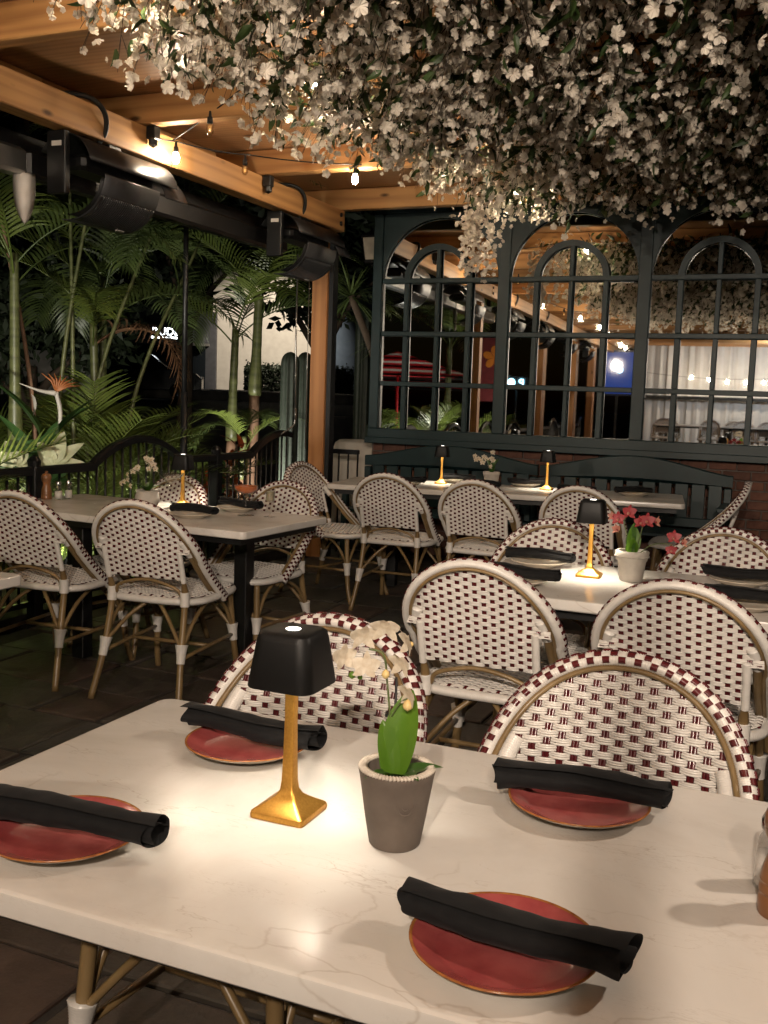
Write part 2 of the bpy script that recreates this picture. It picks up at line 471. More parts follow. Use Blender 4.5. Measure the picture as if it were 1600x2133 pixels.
# patio slab with flagstones laid in it
floor = tag(MB().add(*box(-4.02, 4.5, -12.0, 8.2, -0.12, -0.012)).build('patio_floor', 'grout', smooth=False), kind='structure')
xs = -4.0
pav = 0
def flag(x0, x1, y0, y1):
    g = 0.008
    j = lambda: rng.uniform(-0.012, 0.012)
    q = [(x0 + g + j(), y0 + g + j()), (x1 - g + j(), y0 + g + j()), (x1 - g + j(), y1 - g + j()), (x0 + g + j(), y1 - g + j())]
    cx, cy = (x0 + x1) / 2, (y0 + y1) / 2
    h = rng.uniform(-0.003, 0.003)
    lo = [(a, b, -0.02) for a, b in q]
    md = [(a, b, h - 0.004) for a, b in q]
    hi = [(cx + (a - cx) * 0.97, cy + (b - cy) * 0.97, h) for a, b in q]
    MB().add(*loft([lo, md, hi], cap0=False)).build('flagstone', 'paver', floor, smooth=False)
y = 0.4
row = 0
while y < 8.1:
    hgt = rng.choice([0.34, 0.42, 0.5])
    x = -4.0 + (row % 2) * 0.14
    while x < 0.9:
        w = rng.uniform(0.3, 0.62)
        flag(x, min(x + w, 1.2), y, min(y + hgt, 8.15))
        x += w
    y += hgt
    row += 1
# road, far kerb and footway
tag(MB().add(*sheet(-60, -6.8, 8, 62, 60, 60, 0.02)).build('road', 'asphalt'), kind='structure')
kb = MB()
kd = np.array([0.86, 0.51]); kn = np.array([-0.51, 0.86])
def strip(m, d0, d1, s0, s1, z0, z1, ns=40):
    S = np.linspace(s0, s1, ns)
    ring = []
    for s in S:
        a = kn * d0 + kd * s; b = kn * d1 + kd * s
        ga, gb = float(ground_z(*a)), float(ground_z(*b))
        ring.append([(a[0], a[1], ga + z0), (a[0], a[1], ga + z1), (b[0], b[1], gb + z1), (b[0], b[1], gb + z0)])
    m.add(*loft(ring))
strip(kb, 44.5, 51.0, -45, 45, 0.0, 0.42)
tag(kb.build('far_pavement', 'concrete', smooth=False), kind='structure')
strip_line = MB()
strip(strip_line, 33.0, 33.25, -40, 40, 0.022, 0.028)
tag(strip_line.build('road_marking', 'concrete', smooth=False), kind='structure')

# ------------------------------------------------------------------ timber pergola
perg = thing('timber_pergola', 'golden fir timber pergola roof with long beam, rafters and square posts', 'pergola')
def wbox(name, m, b, parent=perg, ch=0.006):
    return MB().add(*box(*b, ch)).build(name, m, parent, smooth=False)
for (a, b) in ((-11.8, -5.0), (-4.995, 3.6), (3.605, 7.64)):
    wbox('beam', 'fir_y', (-3.77, -3.65, a, b, 2.685, 2.855))
for yy, zz in ((7.56, 2.74), (7.56, 2.81), (3.56, 2.74), (3.56, 2.81)):
    o_ = MB().add(*lathe([(0.0, 0), (0.017, 0.0), (0.017, 0.012), (0.0, 0.014)], 10)).build('bolt', 'black_metal', perg)
    o_.rotation_euler = (0, R(90), 0)
    o_.location = (-3.65, yy, zz)
RAFT = [3.64 + 1.335 * k for k in range(-11, 4)]
for yy in RAFT:
    wbox('rafter', 'fir_x', (-4.12, 4.4, yy - 0.045, yy + 0.045, 2.858, 3.02))
for a, b in zip(RAFT[:-1], RAFT[1:]):
    wbox('roof_panel', 'roof_ply', (-4.2, 4.5, a + 0.002, b - 0.002, 3.026, 3.045), ch=0)
    # fascia blocks between the rafters, in two lengths with a joint
    m_ = a + 0.055 + (b - a) * 0.62
    wbox('fascia_block', 'fir_y', (-4.05, -4.0, a + 0.05, m_ - 0.003, 2.875, 3.02))
    wbox('fascia_block', 'fir_y', (-4.05, -4.0, m_ + 0.003, b - 0.05, 2.875, 3.02))
for yy in (7.6, 3.5, -1.3, -5.0, -7.7):
    wbox('post', 'fir_z', (-3.915, -3.775, yy, yy + (0.14 if yy > 3 else 0.34), -0.01, 2.86))
wbox('beam', 'fir_y', (3.65, 3.77, -11.8, 7.64, 2.685, 2.855))
for yy in (7.6, -4.4):
    wbox('post', 'fir_z', (3.775, 3.915, yy, yy + 0.14, -0.01, 2.86))
# black steel channel on the end post
MB().add(*box(-3.773, -3.735, 7.63, 7.72, 0.0, 2.68)).build('post_channel', 'black_metal', perg, smooth=False)
# hook brackets for the cables, under the rafters beside the beam
for yy in (4.99, 6.32):
    MB().add(*box(-3.645, -3.585, yy - 0.03, yy + 0.03, 2.78, 2.856, 0.006)).add(*lathe([(0.028, 2.78), (0.026, 2.75), (0.0, 2.735)], 8, cx=-3.615, cy=yy)).build('hook_bracket', 'black_metal', perg, smooth=False)

# ------------------------------------------------------------------ brick wall
wall = thing('brick_wall', 'dark red brick wall behind the green bench and the arched mirror', 'wall')
MB().add(*box(-3.62, 4.4, 8.27, 8.45, 0.0, 3.0)).build('mortar_core', 'mortar', wall, smooth=False)
bm_ = MB().add(*box(-0.1, 0.1, -0.02, 0.008, -0.031, 0.031, 0.004)).mesh('brick', 'brick', False)
hb_ = MB().add(*box(-0.045, 0.045, -0.02, 0.008, -0.031, 0.031, 0.004)).mesh('brick', 'brick', False)
def lay(z, x0, x1, k):
    x = x0 + (0.105 if k % 2 else 0.0)
    if k % 2:
        o = obj('brick', hb_, wall); o.location = (x0 + 0.048, 8.265, z)
        x = x0 + 0.105
    while x + 0.1 < x1:
        o = obj('brick', bm_, wall)
        o.location = (x + 0.1 + rng.uniform(-0.002, 0.002), 8.265 + rng.uniform(-0.004, 0.004), z)
        x += 0.212
for k in range(6):
    lay(0.70 + 0.074 * k, -3.6, 0.4, k)
for k in range(10):
    lay(-0.04 + 0.074 * k, -0.75, 0.4, k)
far = MB()
for k in range(40):                                   # the rest of the brickwork, out of view or behind things
    z = -0.04 + 0.074 * k
    for x in np.arange(0.45 + (k % 2) * 0.1, 4.2, 0.212):
        V, F = box(x, x + 0.2, 8.245, 8.275, z - 0.031, z + 0.031)
        far.add(V, F)
    if k >= 16 or k < 10:
        for x in np.arange(-3.6 + (k % 2) * 0.1, (0.2 if k >= 16 else -1.0), 0.212):
            V, F = box(x, x + 0.2, 8.245, 8.275, z - 0.031, z + 0.031)
            far.add(V, F)
tag(far.build('brickwork', 'brick', wall, smooth=False), kind='stuff')

# ------------------------------------------------------------------ arched mirror
mir = thing('arched_mirror', 'wide mirror divided by a dark green frame of arches and square panes', 'mirror', (0, 8.17, 0.985))
PB, X0, NB = 1.13, -3.56, 4
def mbox(name, b, ch=0.005):
    return MB().add(*box(*b, ch)).build(name, 'green_paint', mir, smooth=False)
XE = X0 + NB * PB + 0.02
zb1, zb2, zb3, zs, ztop = 1.365, 0.92, 0.495, 0.105, 1.945
glass_y = 0.0
for k in range(NB):
    a = X0 + k * PB
    mp_ = MB().add(*box(-PB / 2, PB / 2, 0.0, 0.006, 0.05, ztop - 0.02)).build('mirror_pane', 'mirror_silver', mir, smooth=False)
    mp_.location = (a + PB / 2, 0.022, 0)
    mp_.rotation_euler = (0, 0, R(1.9))                   # the glass hangs a little out of square with the beam
mbox('outer_rail', (X0 - 0.04, XE + 0.04, -0.05, 0.03, ztop - 0.015, ztop + 0.05))
mbox('outer_rail', (X0 - 0.04, XE + 0.04, -0.055, 0.03, -0.02, zs))
mbox('sill_moulding', (X0 - 0.06, XE + 0.06, -0.075, -0.056, -0.025, 0.03))
mbox('outer_stile', (X0 - 0.04, X0 + 0.045, -0.047, 0.03, zs, ztop - 0.015))
mbox('outer_stile', (XE - 0.045, XE + 0.04, -0.047, 0.03, zs, ztop - 0.015))
for k in range(NB):
    a = X0 + k * PB
    l_, r_ = a + 0.05, a + PB - 0.05
    if k: mbox('stile', (a - 0.05, a + 0.05, -0.04, -0.002, zs, ztop - 0.015))
    c = (l_ + r_) / 2
    ra = (r_ - l_) / 2
    # spandrel panel with the big arch cut out of it
    ang = np.linspace(0, PI, 33)
    arc = [(c + ra * math.cos(t), zb1 + ra * math.sin(t)) for t in ang]
    top = [(min(max(c + (ra + 0.0) * 1.0 * (1 - 2 * i / 32), l_), r_), ztop - 0.01) for i in range(33)]
    V, F = [], []
    for yy in (-0.032, -0.004):
        V += [(x, yy, z) for x, z in arc] + [(x, yy, z) for x, z in top]
    for i in range(32):
        F += [(i, i + 1, 34 + i, 33 + i), (66 + i, 99 + i, 100 + i, 67 + i), (i, 66 + i, 67 + i, i + 1)]
    MB().add(V, F).build('arch_panel', 'green_paint', mir, smooth=False)
    # inner arch band and bars
    m1, m2, m3 = l_ + 0.215 * (r_ - l_), l_ + 0.487 * (r_ - l_), l_ + 0.757 * (r_ - l_)
    ri = (m3 - m1) / 2
    ci = (m3 + m1) / 2
    band = []
    for t in np.linspace(0, PI, 25):
        cs, sn = math.cos(t), math.sin(t)
        band.append([(ci + (ri + d) * cs, yy, zb1 + (ri + d) * sn) for d, yy in ((-0.024, -0.036), (0.024, -0.036), (0.024, -0.004), (-0.024, -0.004))])
    MB().add(*loft(band)).build('inner_arch', 'green_paint', mir, smooth=False)
    for mx, wdt, zt in ((m1, 0.022, zb1), (m2, 0.018, zb1 + ri - 0.02), (m3, 0.022, zb1)):
        zz = [zs, zb3 - 0.02, zb3 + 0.02, zb2 - 0.02, zb2 + 0.02, zb1 - 0.02] + ([zb1 + 0.02, zt] if mx == m2 else [])
        for i in range(0, len(zz), 2):
            mbox('mullion', (mx - wdt, mx + wdt, -0.030, -0.003, zz[i], zz[i + 1]), 0.004)
    for zz in (zb1, zb2, zb3):
        mbox('crossbar', (l_, r_, -0.034, -0.003, zz - 0.02, zz + 0.02), 0.004)

# ------------------------------------------------------------------ benches
def bench(x0, x1, label):
    b = thing('slatted_bench', label, 'bench', (x0, 7.92, 0), 0, 'green benches along the wall')
    L = x1 - x0
    def P(name, bx, ch=0.005): return MB().add(*box(*bx, ch)).build(name, 'green_paint', b, smooth=False)
    n = 40
    S = np.linspace(0, 1, n)
    zt = 0.865 + 0.115 * np.sin(PI * S) ** 1.5
    ring = [[(s * L, -0.018, 0.78 + 0.03 * math.sin(PI * s)), (s * L, -0.022, z - 0.008), (s * L, -0.012, z), (s * L, 0.012, z), (s * L, 0.02, z - 0.008), (s * L, 0.018, 0.78)] for s, z in zip(S, zt)]
    MB().add(*loft(ring)).build('crest_rail', 'green_paint', b, smooth=False)
    P('back_rail', (0.0, L, -0.016, 0.016, 0.46, 0.53))
    for xx in (0.0, L - 0.06):
        P('leg', (xx + 0.002, xx + 0.058, -0.03, 0.03, 0.0, 0.77))
        P('leg', (xx + 0.002, xx + 0.058, -0.48, -0.42, 0.0, 0.42))
        P('armrest', (xx - 0.004, xx + 0.064, -0.5, -0.03, 0.63, 0.665))
        P('arm_post', (xx + 0.006, xx + 0.054, -0.475, -0.425, 0.46, 0.628))
    m = int((L - 0.12) / 0.118)
    st = (L - 0.12) / m
    for i in range(m):
        P('back_slat', (0.06 + i * st + 0.013, 0.06 + (i + 1) * st - 0.013, -0.011, 0.011, 0.53, 0.785), 0.003)
    for i in range(6):
        P('seat_slat', (0.0, L, -0.47 + i * 0.078, -0.47 + i * 0.078 + 0.066, 0.425, 0.448), 0.003)
    return b
bench(-3.52, -2.01, 'dark green slatted bench by the post, behind the two far lamps')
bench(-1.99, -0.53, 'dark green slatted bench ending at the bare brick wall')

# ------------------------------------------------------------------ black metal fence with arched tops
fence = thing('arched_metal_fence', 'black metal garden fence with arched top rail and thin balusters', 'fence', (-4.1, 0, 0))
def fz(y): return 0.87 + 0.16 * np.maximum(0, np.cos((y - 5.53) * 2 * PI / 1.93)) ** 0.8
ys_ = np.linspace(-8, 7.62, 480)
prof = [[(-0.03, y, z - 0.022), (-0.03, y, z + 0.016), (-0.016, y, z + 0.028), (0.016, y, z + 0.028), (0.03, y, z + 0.016), (0.03, y, z - 0.022)] for y, z in zip(ys_, fz(ys_))]
MB().add(*loft(prof)).build('top_rail', 'fence_black', fence, smooth=False)
MB().add(*box(-0.012, 0.012, -8, 7.62, 0.09, 0.12)).build('bottom_rail', 'fence_black', fence, smooth=False)
bal = None
kk = 0
for yy in np.arange(3.4, 7.6, 0.085):
    MB().add(*tube([(0, yy, 0.115), (0, yy, 0.5), (0, yy, float(fz(yy)) - 0.02)], 0.0085, 6)).build('baluster', 'fence_black', fence)
rest = MB()
for yy in np.arange(-8, 3.35, 0.085):
    rest.add(*tube([(0, yy, 0.115), (0, yy, float(fz(yy)) - 0.02)], 0.0085, 5))
tag(rest.build('balusters', 'fence_black', fence), kind='stuff')
for yy in (-5.0, -2.1, 0.75, 4.55, 6.47):
    MB().add(*box(-0.035, 0.035, yy - 0.035, yy + 0.035, -0.06, 0.90, 0.006)).add(*lathe([(0.0, 0.9), (0.036, 0.9), (0.04, 0.93), (0.022, 0.955), (0.0, 0.965)], 12, cy=yy)).build('fence_post', 'fence_black', fence, smooth=False)
# short return of the fence beside the post
f2 = thing('short_metal_fence', 'short black metal railing between the timber post and the mirror wall', 'fence', (-3.7, 7.95, 0))
MB().add(*box(-0.3, 0.1, -0.02, 0.02, 0.86, 0.9, 0.005)).build('top_rail', 'fence_black', f2, smooth=False)
for xx in np.arange(-0.27, 0.1, 0.09):
    MB().add(*tube([(xx, 0, 0.0), (xx, 0, 0.87)], 0.0085, 6)).build('baluster', 'fence_black', f2)
MB().add(*box(-0.3, 0.1, -0.011, 0.011, 0.09, 0.115)).build('bottom_rail', 'fence_black', f2, smooth=False)

# ================================================================== bistro chair (built once, meshes shared)
def resample(P, step):
    P = np.asarray(P, float)
    s = np.concatenate([[0], np.cumsum(np.linalg.norm(np.diff(P, axis=0), axis=1))])
    n = max(2, int(s[-1] / step) + 1)
    q = np.linspace(0, s[-1], n)
    return np.stack([np.interp(q, s, P[:, i]) for i in range(3)], 1), q
HA, HB, HZ = 0.222, 0.245, 0.635                          # hoop half width, rise and spring height
def hoop_y(z): return 0.325 - 0.345 * np.clip((0.88 - z) / 0.45, 0, 1.1) ** 1.55
def plane_y(z): return 0.205 + 0.285 * (z - 0.45)
def half_w(z):
    return HA * np.sqrt(np.clip(1 - (np.maximum(z - HZ, 0) / HB) ** 2, 0, 1))
SHZ = 0.665
def surf_y(x, z):
    w = np.maximum(half_w(z), 0.02)
    k = np.clip((z - SHZ) / 0.04, 0, 1) * np.clip(np.abs(x) / w, 0, 1) ** 2
    k = np.maximum(k, np.clip((z - 0.82) / 0.05, 0, 1))
    return plane_y(z) * (1 - k) + hoop_y(z) * k
def rippled(P, r, period=0.0046, rb=None, k=10, amp=0.0011, up=(0, 1, 0)):
    Q, s = resample(P, period / 3)
    rr = np.abs(np.sin(PI * s / period))
    return tube(Q, r - amp + amp * 1.6 * rr, k, up=up, rb=(None if rb is None else rb - amp + amp * 1.6 * rr))
CH = {}
# hoop of wrapped cane
th = np.linspace(-PI / 2, PI / 2, 61)
arc = np.stack([HA * np.sin(th), 0 * th, HZ + HB * np.cos(th)], 1)
leg = np.array([[-HA + 0.004, 0, z] for z in np.linspace(0.425, HZ - 0.01, 12)])
hp = np.concatenate([leg, arc, (leg * [-1, 1, 1])[::-1]])
hp[:, 1] = hoop_y(hp[:, 2])
HP, HS = resample(hp, 0.0046 / 3)
T_ = np.gradient(HP, axis=0); T_ /= np.linalg.norm(T_, axis=1)[:, None]
N_ = np.stack([HP[:, 0], 0 * HS, np.maximum(HP[:, 2] - HZ, 0) * HA / HB], 1)
N_ -= T_ * np.sum(N_ * T_, 1)[:, None]; N_ /= np.linalg.norm(N_, axis=1)[:, None]
B_ = np.cross(T_, N_)
B_ *= np.sign(-B_[:, 1:2])                               # towards the front of the chair
def hoop_pt(i, phi, off):
    return HP[i] + N_[i] * (0.0145 + off) * math.cos(phi) + B_[i] * (0.0215 + off) * math.sin(phi)
rp = np.abs(np.sin(PI * HS / 0.0046)) * 0.0018
K = 14
V = np.zeros((len(HP), K, 3))
for j in range(K):
    a = 2 * PI * j / K
    V[:, j] = HP + N_ * (0.0135 + rp)[:, None] * math.cos(a) + B_ * (0.0205 + rp)[:, None] * math.sin(a)
F = [(i * K + j, (i + 1) * K + j, (i + 1) * K + (j + 1) % K, i * K + (j + 1) % K) for i in range(len(HP) - 1) for j in range(K)]
F += [tuple(range(K)), tuple((len(HP) - 1) * K + j for j in range(K - 1, -1, -1))]
CH['hoop'] = MB().add(V, F).mesh('back_hoop', 'strand_white')
mb = MB()
G = int(HS[-1] / 0.0138)
for g in range(G):
    i0 = int(np.searchsorted(HS, g * 0.0138 + 0.0008)); i1 = int(min(len(HP) - 1, np.searchsorted(HS, (g + 1) * 0.0138 - 0.0008)))
    for (c0, half, par) in ((R(-14), R(19), 0), (R(32), R(21), 1), (R(82), R(22), 0)):
        if g % 2 != par: continue
        grid = [[hoop_pt(i, c0 + half * t, e) for t, e in ((-1.1, -0.001), (-1, 0.0026), (0, 0.003), (1, 0.0026), (1.1, -0.001))] for i in (i0, (i0 + i1) // 2, i1)]
        mb.add([p for r_ in grid for p in r_], [(a * 5 + b, a * 5 + b + 1, a * 5 + b + 6, a * 5 + b + 5) for a in range(2) for b in range(4)])
CH['hoop_check'] = mb.mesh('hoop_check', 'strand_maroon')
CH['hoop_trim2'] = MB().add(*tube(np.array([hoop_pt(i, R(212), 0.004) for i in range(0, len(HP), 8)]), 0.0055, 8)).mesh('hoop_trim', 'bamboo')
CH['hoop_trim'] = MB().add(*tube(np.array([hoop_pt(i, R(150), 0.004) for i in range(0, len(HP), 8)]), 0.0055, 8)).mesh('hoop_trim', 'bamboo')
# woven back panel
PX, PZ0 = 0.0245, 0.545
def strand_rows(z0, z1, pitch, wfun, sfun, axis):
    m = MB()
    nrow = int((z1 - z0) / (3 * pitch))
    for j in range(nrow * 3):
        row = j // 3
        u = z0 + (j + 0.5) * pitch + (0.0004 if j % 3 == 1 else 0)
        w = float(wfun(u))
        if w < 0.03: continue
        x = np.arange(-w, w + 0.001, PX / 4); x = np.append(x, w)
        ph = np.clip(np.cos(PI * x / PX + PI * row) * 1.7, -1, 1) * 0.0034
        ph = ph * np.clip((w - np.abs(x)) / 0.012, 0.0, 1)
        if axis == 'z':
            P = np.stack([x, sfun(x, u * np.ones_like(x)) + ph, u * np.ones_like(x)], 1)
            m.add(*tube(P, 0.00255, 6, up=(0, 0, 1), caps=False))
        else:
            P = np.stack([x, u * np.ones_like(x), sfun(x, u * np.ones_like(x)) + ph], 1)
            m.add(*tube(P, 0.0026, 6, up=(0, 1, 0), caps=False))
    return m
def wpan(z): return float(half_w(z)) - 0.014 if z > SHZ else 0.168
CH['panel'] = strand_rows(PZ0, 0.868, 0.0042, wpan, surf_y, 'z').mesh('back_panel', 'strand_white')
mb = MB()
for k in range(-8, 9):
    x = k * PX
    zt = HZ + HB * math.sqrt(max(0.0, 1 - ((abs(x) + 0.013) / HA) ** 2))
    zl = PZ0 + 0.002 if abs(x) < 0.166 else SHZ + 0.003
    if zt - zl < 0.02: continue
    z = np.linspace(zl, zt - 0.004, 24)
    for dx in (-0.0030, 0.0030):
        P = np.stack([np.full(24, x + dx), surf_y(np.full(24, x + dx), z), z], 1)
        mb.add(*tube(P, 0.0036, 6, up=(1, 0, 0), rb=0.0017))
CH['panel_rib'] = mb.mesh('panel_rib', 'strand_maroon')
# wrapped panel edges and shoulders
mb = MB()
for s in (-1, 1):
    z = np.linspace(PZ0 - 0.012, SHZ + 0.01, 20)
    mb.add(*rippled(np.stack([np.full(20, s * 0.166), plane_y(z), z], 1), 0.0108, 0.0046))
    z = np.linspace(SHZ - 0.012, SHZ + 0.05, 10)
    xx = s * (HA - 0.034 - 0.012 * np.linspace(0, 1, 10) ** 2)
    mb.add(*rippled(np.stack([xx, hoop_y(z) + 0.012, z], 1), 0.0165, 0.0046))
CH['panel_wrap'] = mb.mesh('panel_wrap', 'strand_white')
for s, nm in ((-1, 'inner_leg_l'), (1, 'inner_leg_r')):
    z = np.linspace(0.405, SHZ, 16)
    CH[nm] = MB().add(*tube(np.stack([np.full(16, s * (HA - 0.034)), hoop_y(z) + 0.012, z], 1), 0.0125, 10, up=(1, 0, 0))).mesh('hoop_support', 'bamboo')
# seat
def seat_out(k=48, inset=0.0):
    out = []
    for i in range(k):
        a = 2 * PI * i / k
        c, s = math.cos(a), math.sin(a)
        e = 0.5
        out.append(((0.212 - inset) * math.copysign(abs(c) ** e, c), (0.205 - inset) * math.copysign(abs(s) ** e, s)))
    return out
def seat_w(y):
    t = min(1.0, abs(y) / 0.203)
    return 0.210 * (1 - t ** 4) ** 0.25 - 0.004
def seat_z(x, y):
    r_ = np.maximum(np.abs(x) / 0.212, np.abs(y) / 0.205)
    return 0.462 - 0.012 * np.clip((r_ - 0.86) / 0.14, 0, 1) ** 2 - 0.006 * (1 - np.clip(r_, 0, 1) ** 2)
rings = [[(x, y, z) for x, y in seat_out(48, i)] for z, i in ((0.425, 0.012), (0.432, 0.004), (0.445, 0.006))]
CH['seat'] = strand_rows(-0.198, 0.198, 0.0044, seat_w, seat_z, 'y').add(*loft(rings)).mesh('seat', 'strand_white')
mb = MB()
for k in range(-8, 9):
    x = k * PX
    if abs(x) > 0.2: continue
    yl = 0.203 * (1 - (abs(x) / 0.212) ** 4) ** 0.25 - 0.004
    y = np.linspace(-yl, yl, 18)
    P = np.stack([np.full(18, x), y, seat_z(np.full(18, x), y)], 1)
    mb.add(*tube(P, 0.0016, 6, up=(0, 0, 1), rb=0.0062))
CH['seat_rib'] = mb.mesh('seat_rib', 'strand_maroon')
ro = np.array([(x, y, 0.440) for x, y in seat_out(72, 0.002)] + [(*seat_out(72, 0.002)[0], 0.440)])
CH['seat_rim'] = MB().add(*rippled(ro, 0.0165, 0.0052, k=8, up=(0, 0, 1))).mesh('seat_rim', 'strand_white')
# legs, braces, stretchers
front = [(-1, -0.175, -0.165), (1, 0.175, -0.165)]
LEGP = {}
for s in (-1, 1):
    LEGP[('f', s)] = bez([(s * 0.172, -0.165, 0.43), (s * 0.182, -0.178, 0.25), (s * 0.192, -0.195, 0.10), (s * 0.203, -0.225, 0.0)], 8)
    LEGP[('r', s)] = bez([(s * 0.195, 0.315, 0.0), (s * 0.172, 0.255, 0.22), (s * 0.163, 0.212, 0.45), (s * 0.166, plane_y(0.56), 0.56), (s * 0.166, plane_y(0.66), 0.66)], 8)
    for q in 'fr':
        CH['leg_%s%d' % (q, s)] = MB().add(*tube(LEGP[(q, s)], np.interp(LEGP[(q, s)][:, 2], [0.5, 0.545], [0.0135, 0.0078]), 10, up=(1, 0, 0))).mesh('leg', 'bamboo')
def at_z(q, s, z):
    P = LEGP[(q, s)]
    o = np.argsort(P[:, 2])
    return np.array([np.interp(z, P[o, 2], P[o, 0]), np.interp(z, P[o, 2], P[o, 1]), z])
for s in (-1, 1):
    for q in 'fr':
        w = MB()
        P = np.array([at_z(q, s, z) for z in np.linspace(0.185, 0.265, 12)])
        Q, ss = resample(P, 0.0052 / 3)
        w.add(*tube(Q, 0.0165 + 0.009 * (ss / ss[-1]) ** 2 + 0.0012 * np.abs(np.sin(PI * ss / 0.0052)), 10, up=(1, 0, 0)))
        if q == 'r':
            CH['wrap_s%d' % s] = MB().add(*rippled([at_z(q, s, z) for z in np.linspace(0.425, 0.49, 8)], 0.019, 0.0052, up=(1, 0, 0))).mesh('leg_wrap', 'strand_white')
        CH['wrap_%s%d' % (q, s)] = w.mesh('leg_wrap', 'strand_white')
BR = []
for s in (-1, 1):
    for q in 'fr':
        a = at_z(q, s, 0.245)
        yy = -0.15 if q == 'f' else 0.17
        BR.append(bez([a, (s * 0.09, (a[1] + yy) / 2, 0.36), (s * 0.025, yy, 0.425)], 6))
        BR.append(bez([a, (s * 0.178, a[1] * 0.62, 0.36), (s * 0.172, a[1] * 0.12, 0.425)], 6))
for i, P in enumerate(BR):
    CH['brace%d' % i] = MB().add(*tube(P, 0.0085, 8, up=(0, 0, 1))).mesh('brace', 'bamboo')
for i, (a, b) in enumerate(((at_z('f', -1, 0.215), at_z('r', -1, 0.205)), (at_z('f', 1, 0.215), at_z('r', 1, 0.205)), (np.array([-0.183, 0.03, 0.21]), np.array([0.183, 0.03, 0.21])))):
    CH['stretch%d' % i] = MB().add(*tube(np.linspace(a, b, 5), 0.009, 8)).mesh('stretcher', 'bamboo')
CH['arch'] = MB().add(*tube(bez([(-0.15, plane_y(0.46), 0.46), (-0.12, plane_y(0.5), 0.505), (0, plane_y(0.53), 0.535), (0.12, plane_y(0.5), 0.505), (0.15, plane_y(0.46), 0.46)], 8), 0.0075, 8)).mesh('arch_brace', 'bamboo')

def chair(x, y, rz, label, group=None, z=0.0):
    """origin under the seat; the chair faces -Y before it is turned"""
    c = thing('bistro_chair', label, 'chair', (x + math.sin(rz) * 0.039, y - math.cos(rz) * 0.039, z), rz, group)
    c.scale = (1.10, 1.12, 1.0)
    h = obj('back_hoop', CH['hoop'], c); tag(obj('hoop_check', CH['hoop_check'], h), kind='stuff'); obj('hoop_trim', CH['hoop_trim'], h); obj('hoop_trim', CH['hoop_trim2'], h)
    p = tag(obj('back_panel', CH['panel'], c), kind='stuff'); tag(obj('panel_rib', CH['panel_rib'], p), kind='stuff'); obj('panel_wrap', CH['panel_wrap'], p)
    s = tag(obj('seat', CH['seat'], c), kind='stuff'); tag(obj('seat_rib', CH['seat_rib'], s), kind='stuff'); obj('seat_rim', CH['seat_rim'], s)
    for q in 'fr':
        for sg in (-1, 1):
            l_ = obj('leg', CH['leg_%s%d' % (q, sg)], c)
            obj('leg_wrap', CH['wrap_%s%d' % (q, sg)], l_)
            if q == 'r': obj('leg_wrap', CH['wrap_s%d' % sg], l_)
    obj('hoop_support', CH['inner_leg_l'], c); obj('hoop_support', CH['inner_leg_r'], c)
    for i in range(len(BR)): obj('brace', CH['brace%d' % i], c)
    for i in range(3): obj('stretcher', CH['stretch%d' % i], c)
    obj('arch_brace', CH['arch'], c)
    return c
g = 'woven bistro chairs on the patio'
chair(-0.925, 1.605, R(-2), 'woven bistro chair facing the camera behind the near gold lamp and white orchid', g)
chair(-0.300, 1.600, R(-1), 'woven bistro chair facing the camera behind the near table, half cut by the right edge', g)
chair(-0.905, 3.155, R(181), 'woven bistro chair with its back to the camera, directly behind the white orchid', g)
chair(-0.295, 3.135, R(178), 'woven bistro chair with its back to the camera, cut by the right edge', g)
chair(-0.925, 3.70, R(1), 'woven bistro chair facing the camera behind the gold lamp beside the red orchid', g)
chair(-0.30, 3.87, R(-2), 'woven bistro chair facing the camera to the right of the red orchid', g)
chair(-2.66, 3.83, R(186), 'woven bistro chair with back to camera at the cocktail table, nearest the coupe glass', g)
chair(-3.28, 3.80, R(184), 'woven bistro chair with back to camera, before the wooden pepper mill', g)
chair(-3.27, 4.42, R(-6), 'woven bistro chair facing the camera behind the martini glass', g)
chair(-2.63, 4.50, R(-4), 'woven bistro chair facing the camera behind the small cordial glass and orange cocktail', g)
chair(-2.97, 6.22, R(80), 'woven bistro chair seen from the side against the timber post', g)
chair(-2.44, 6.09, R(183), 'woven bistro chair with back to camera, nearest the post at the bench table', g)
chair(-1.83, 6.03, R(180), 'woven bistro chair with back to camera, middle of three at the bench table', g)
chair(-1.21, 6.08, R(179), 'woven bistro chair with back to camera at the bench table, above the mid gold lamp', g)
chair(-0.70, 7.05, R(-88), 'woven bistro chair seen edge-on at the bare brick wall', g)
chair(-2.88, 2.42, R(4), 'woven bistro chair of which only a sliver of hoop shows at the left edge', g)

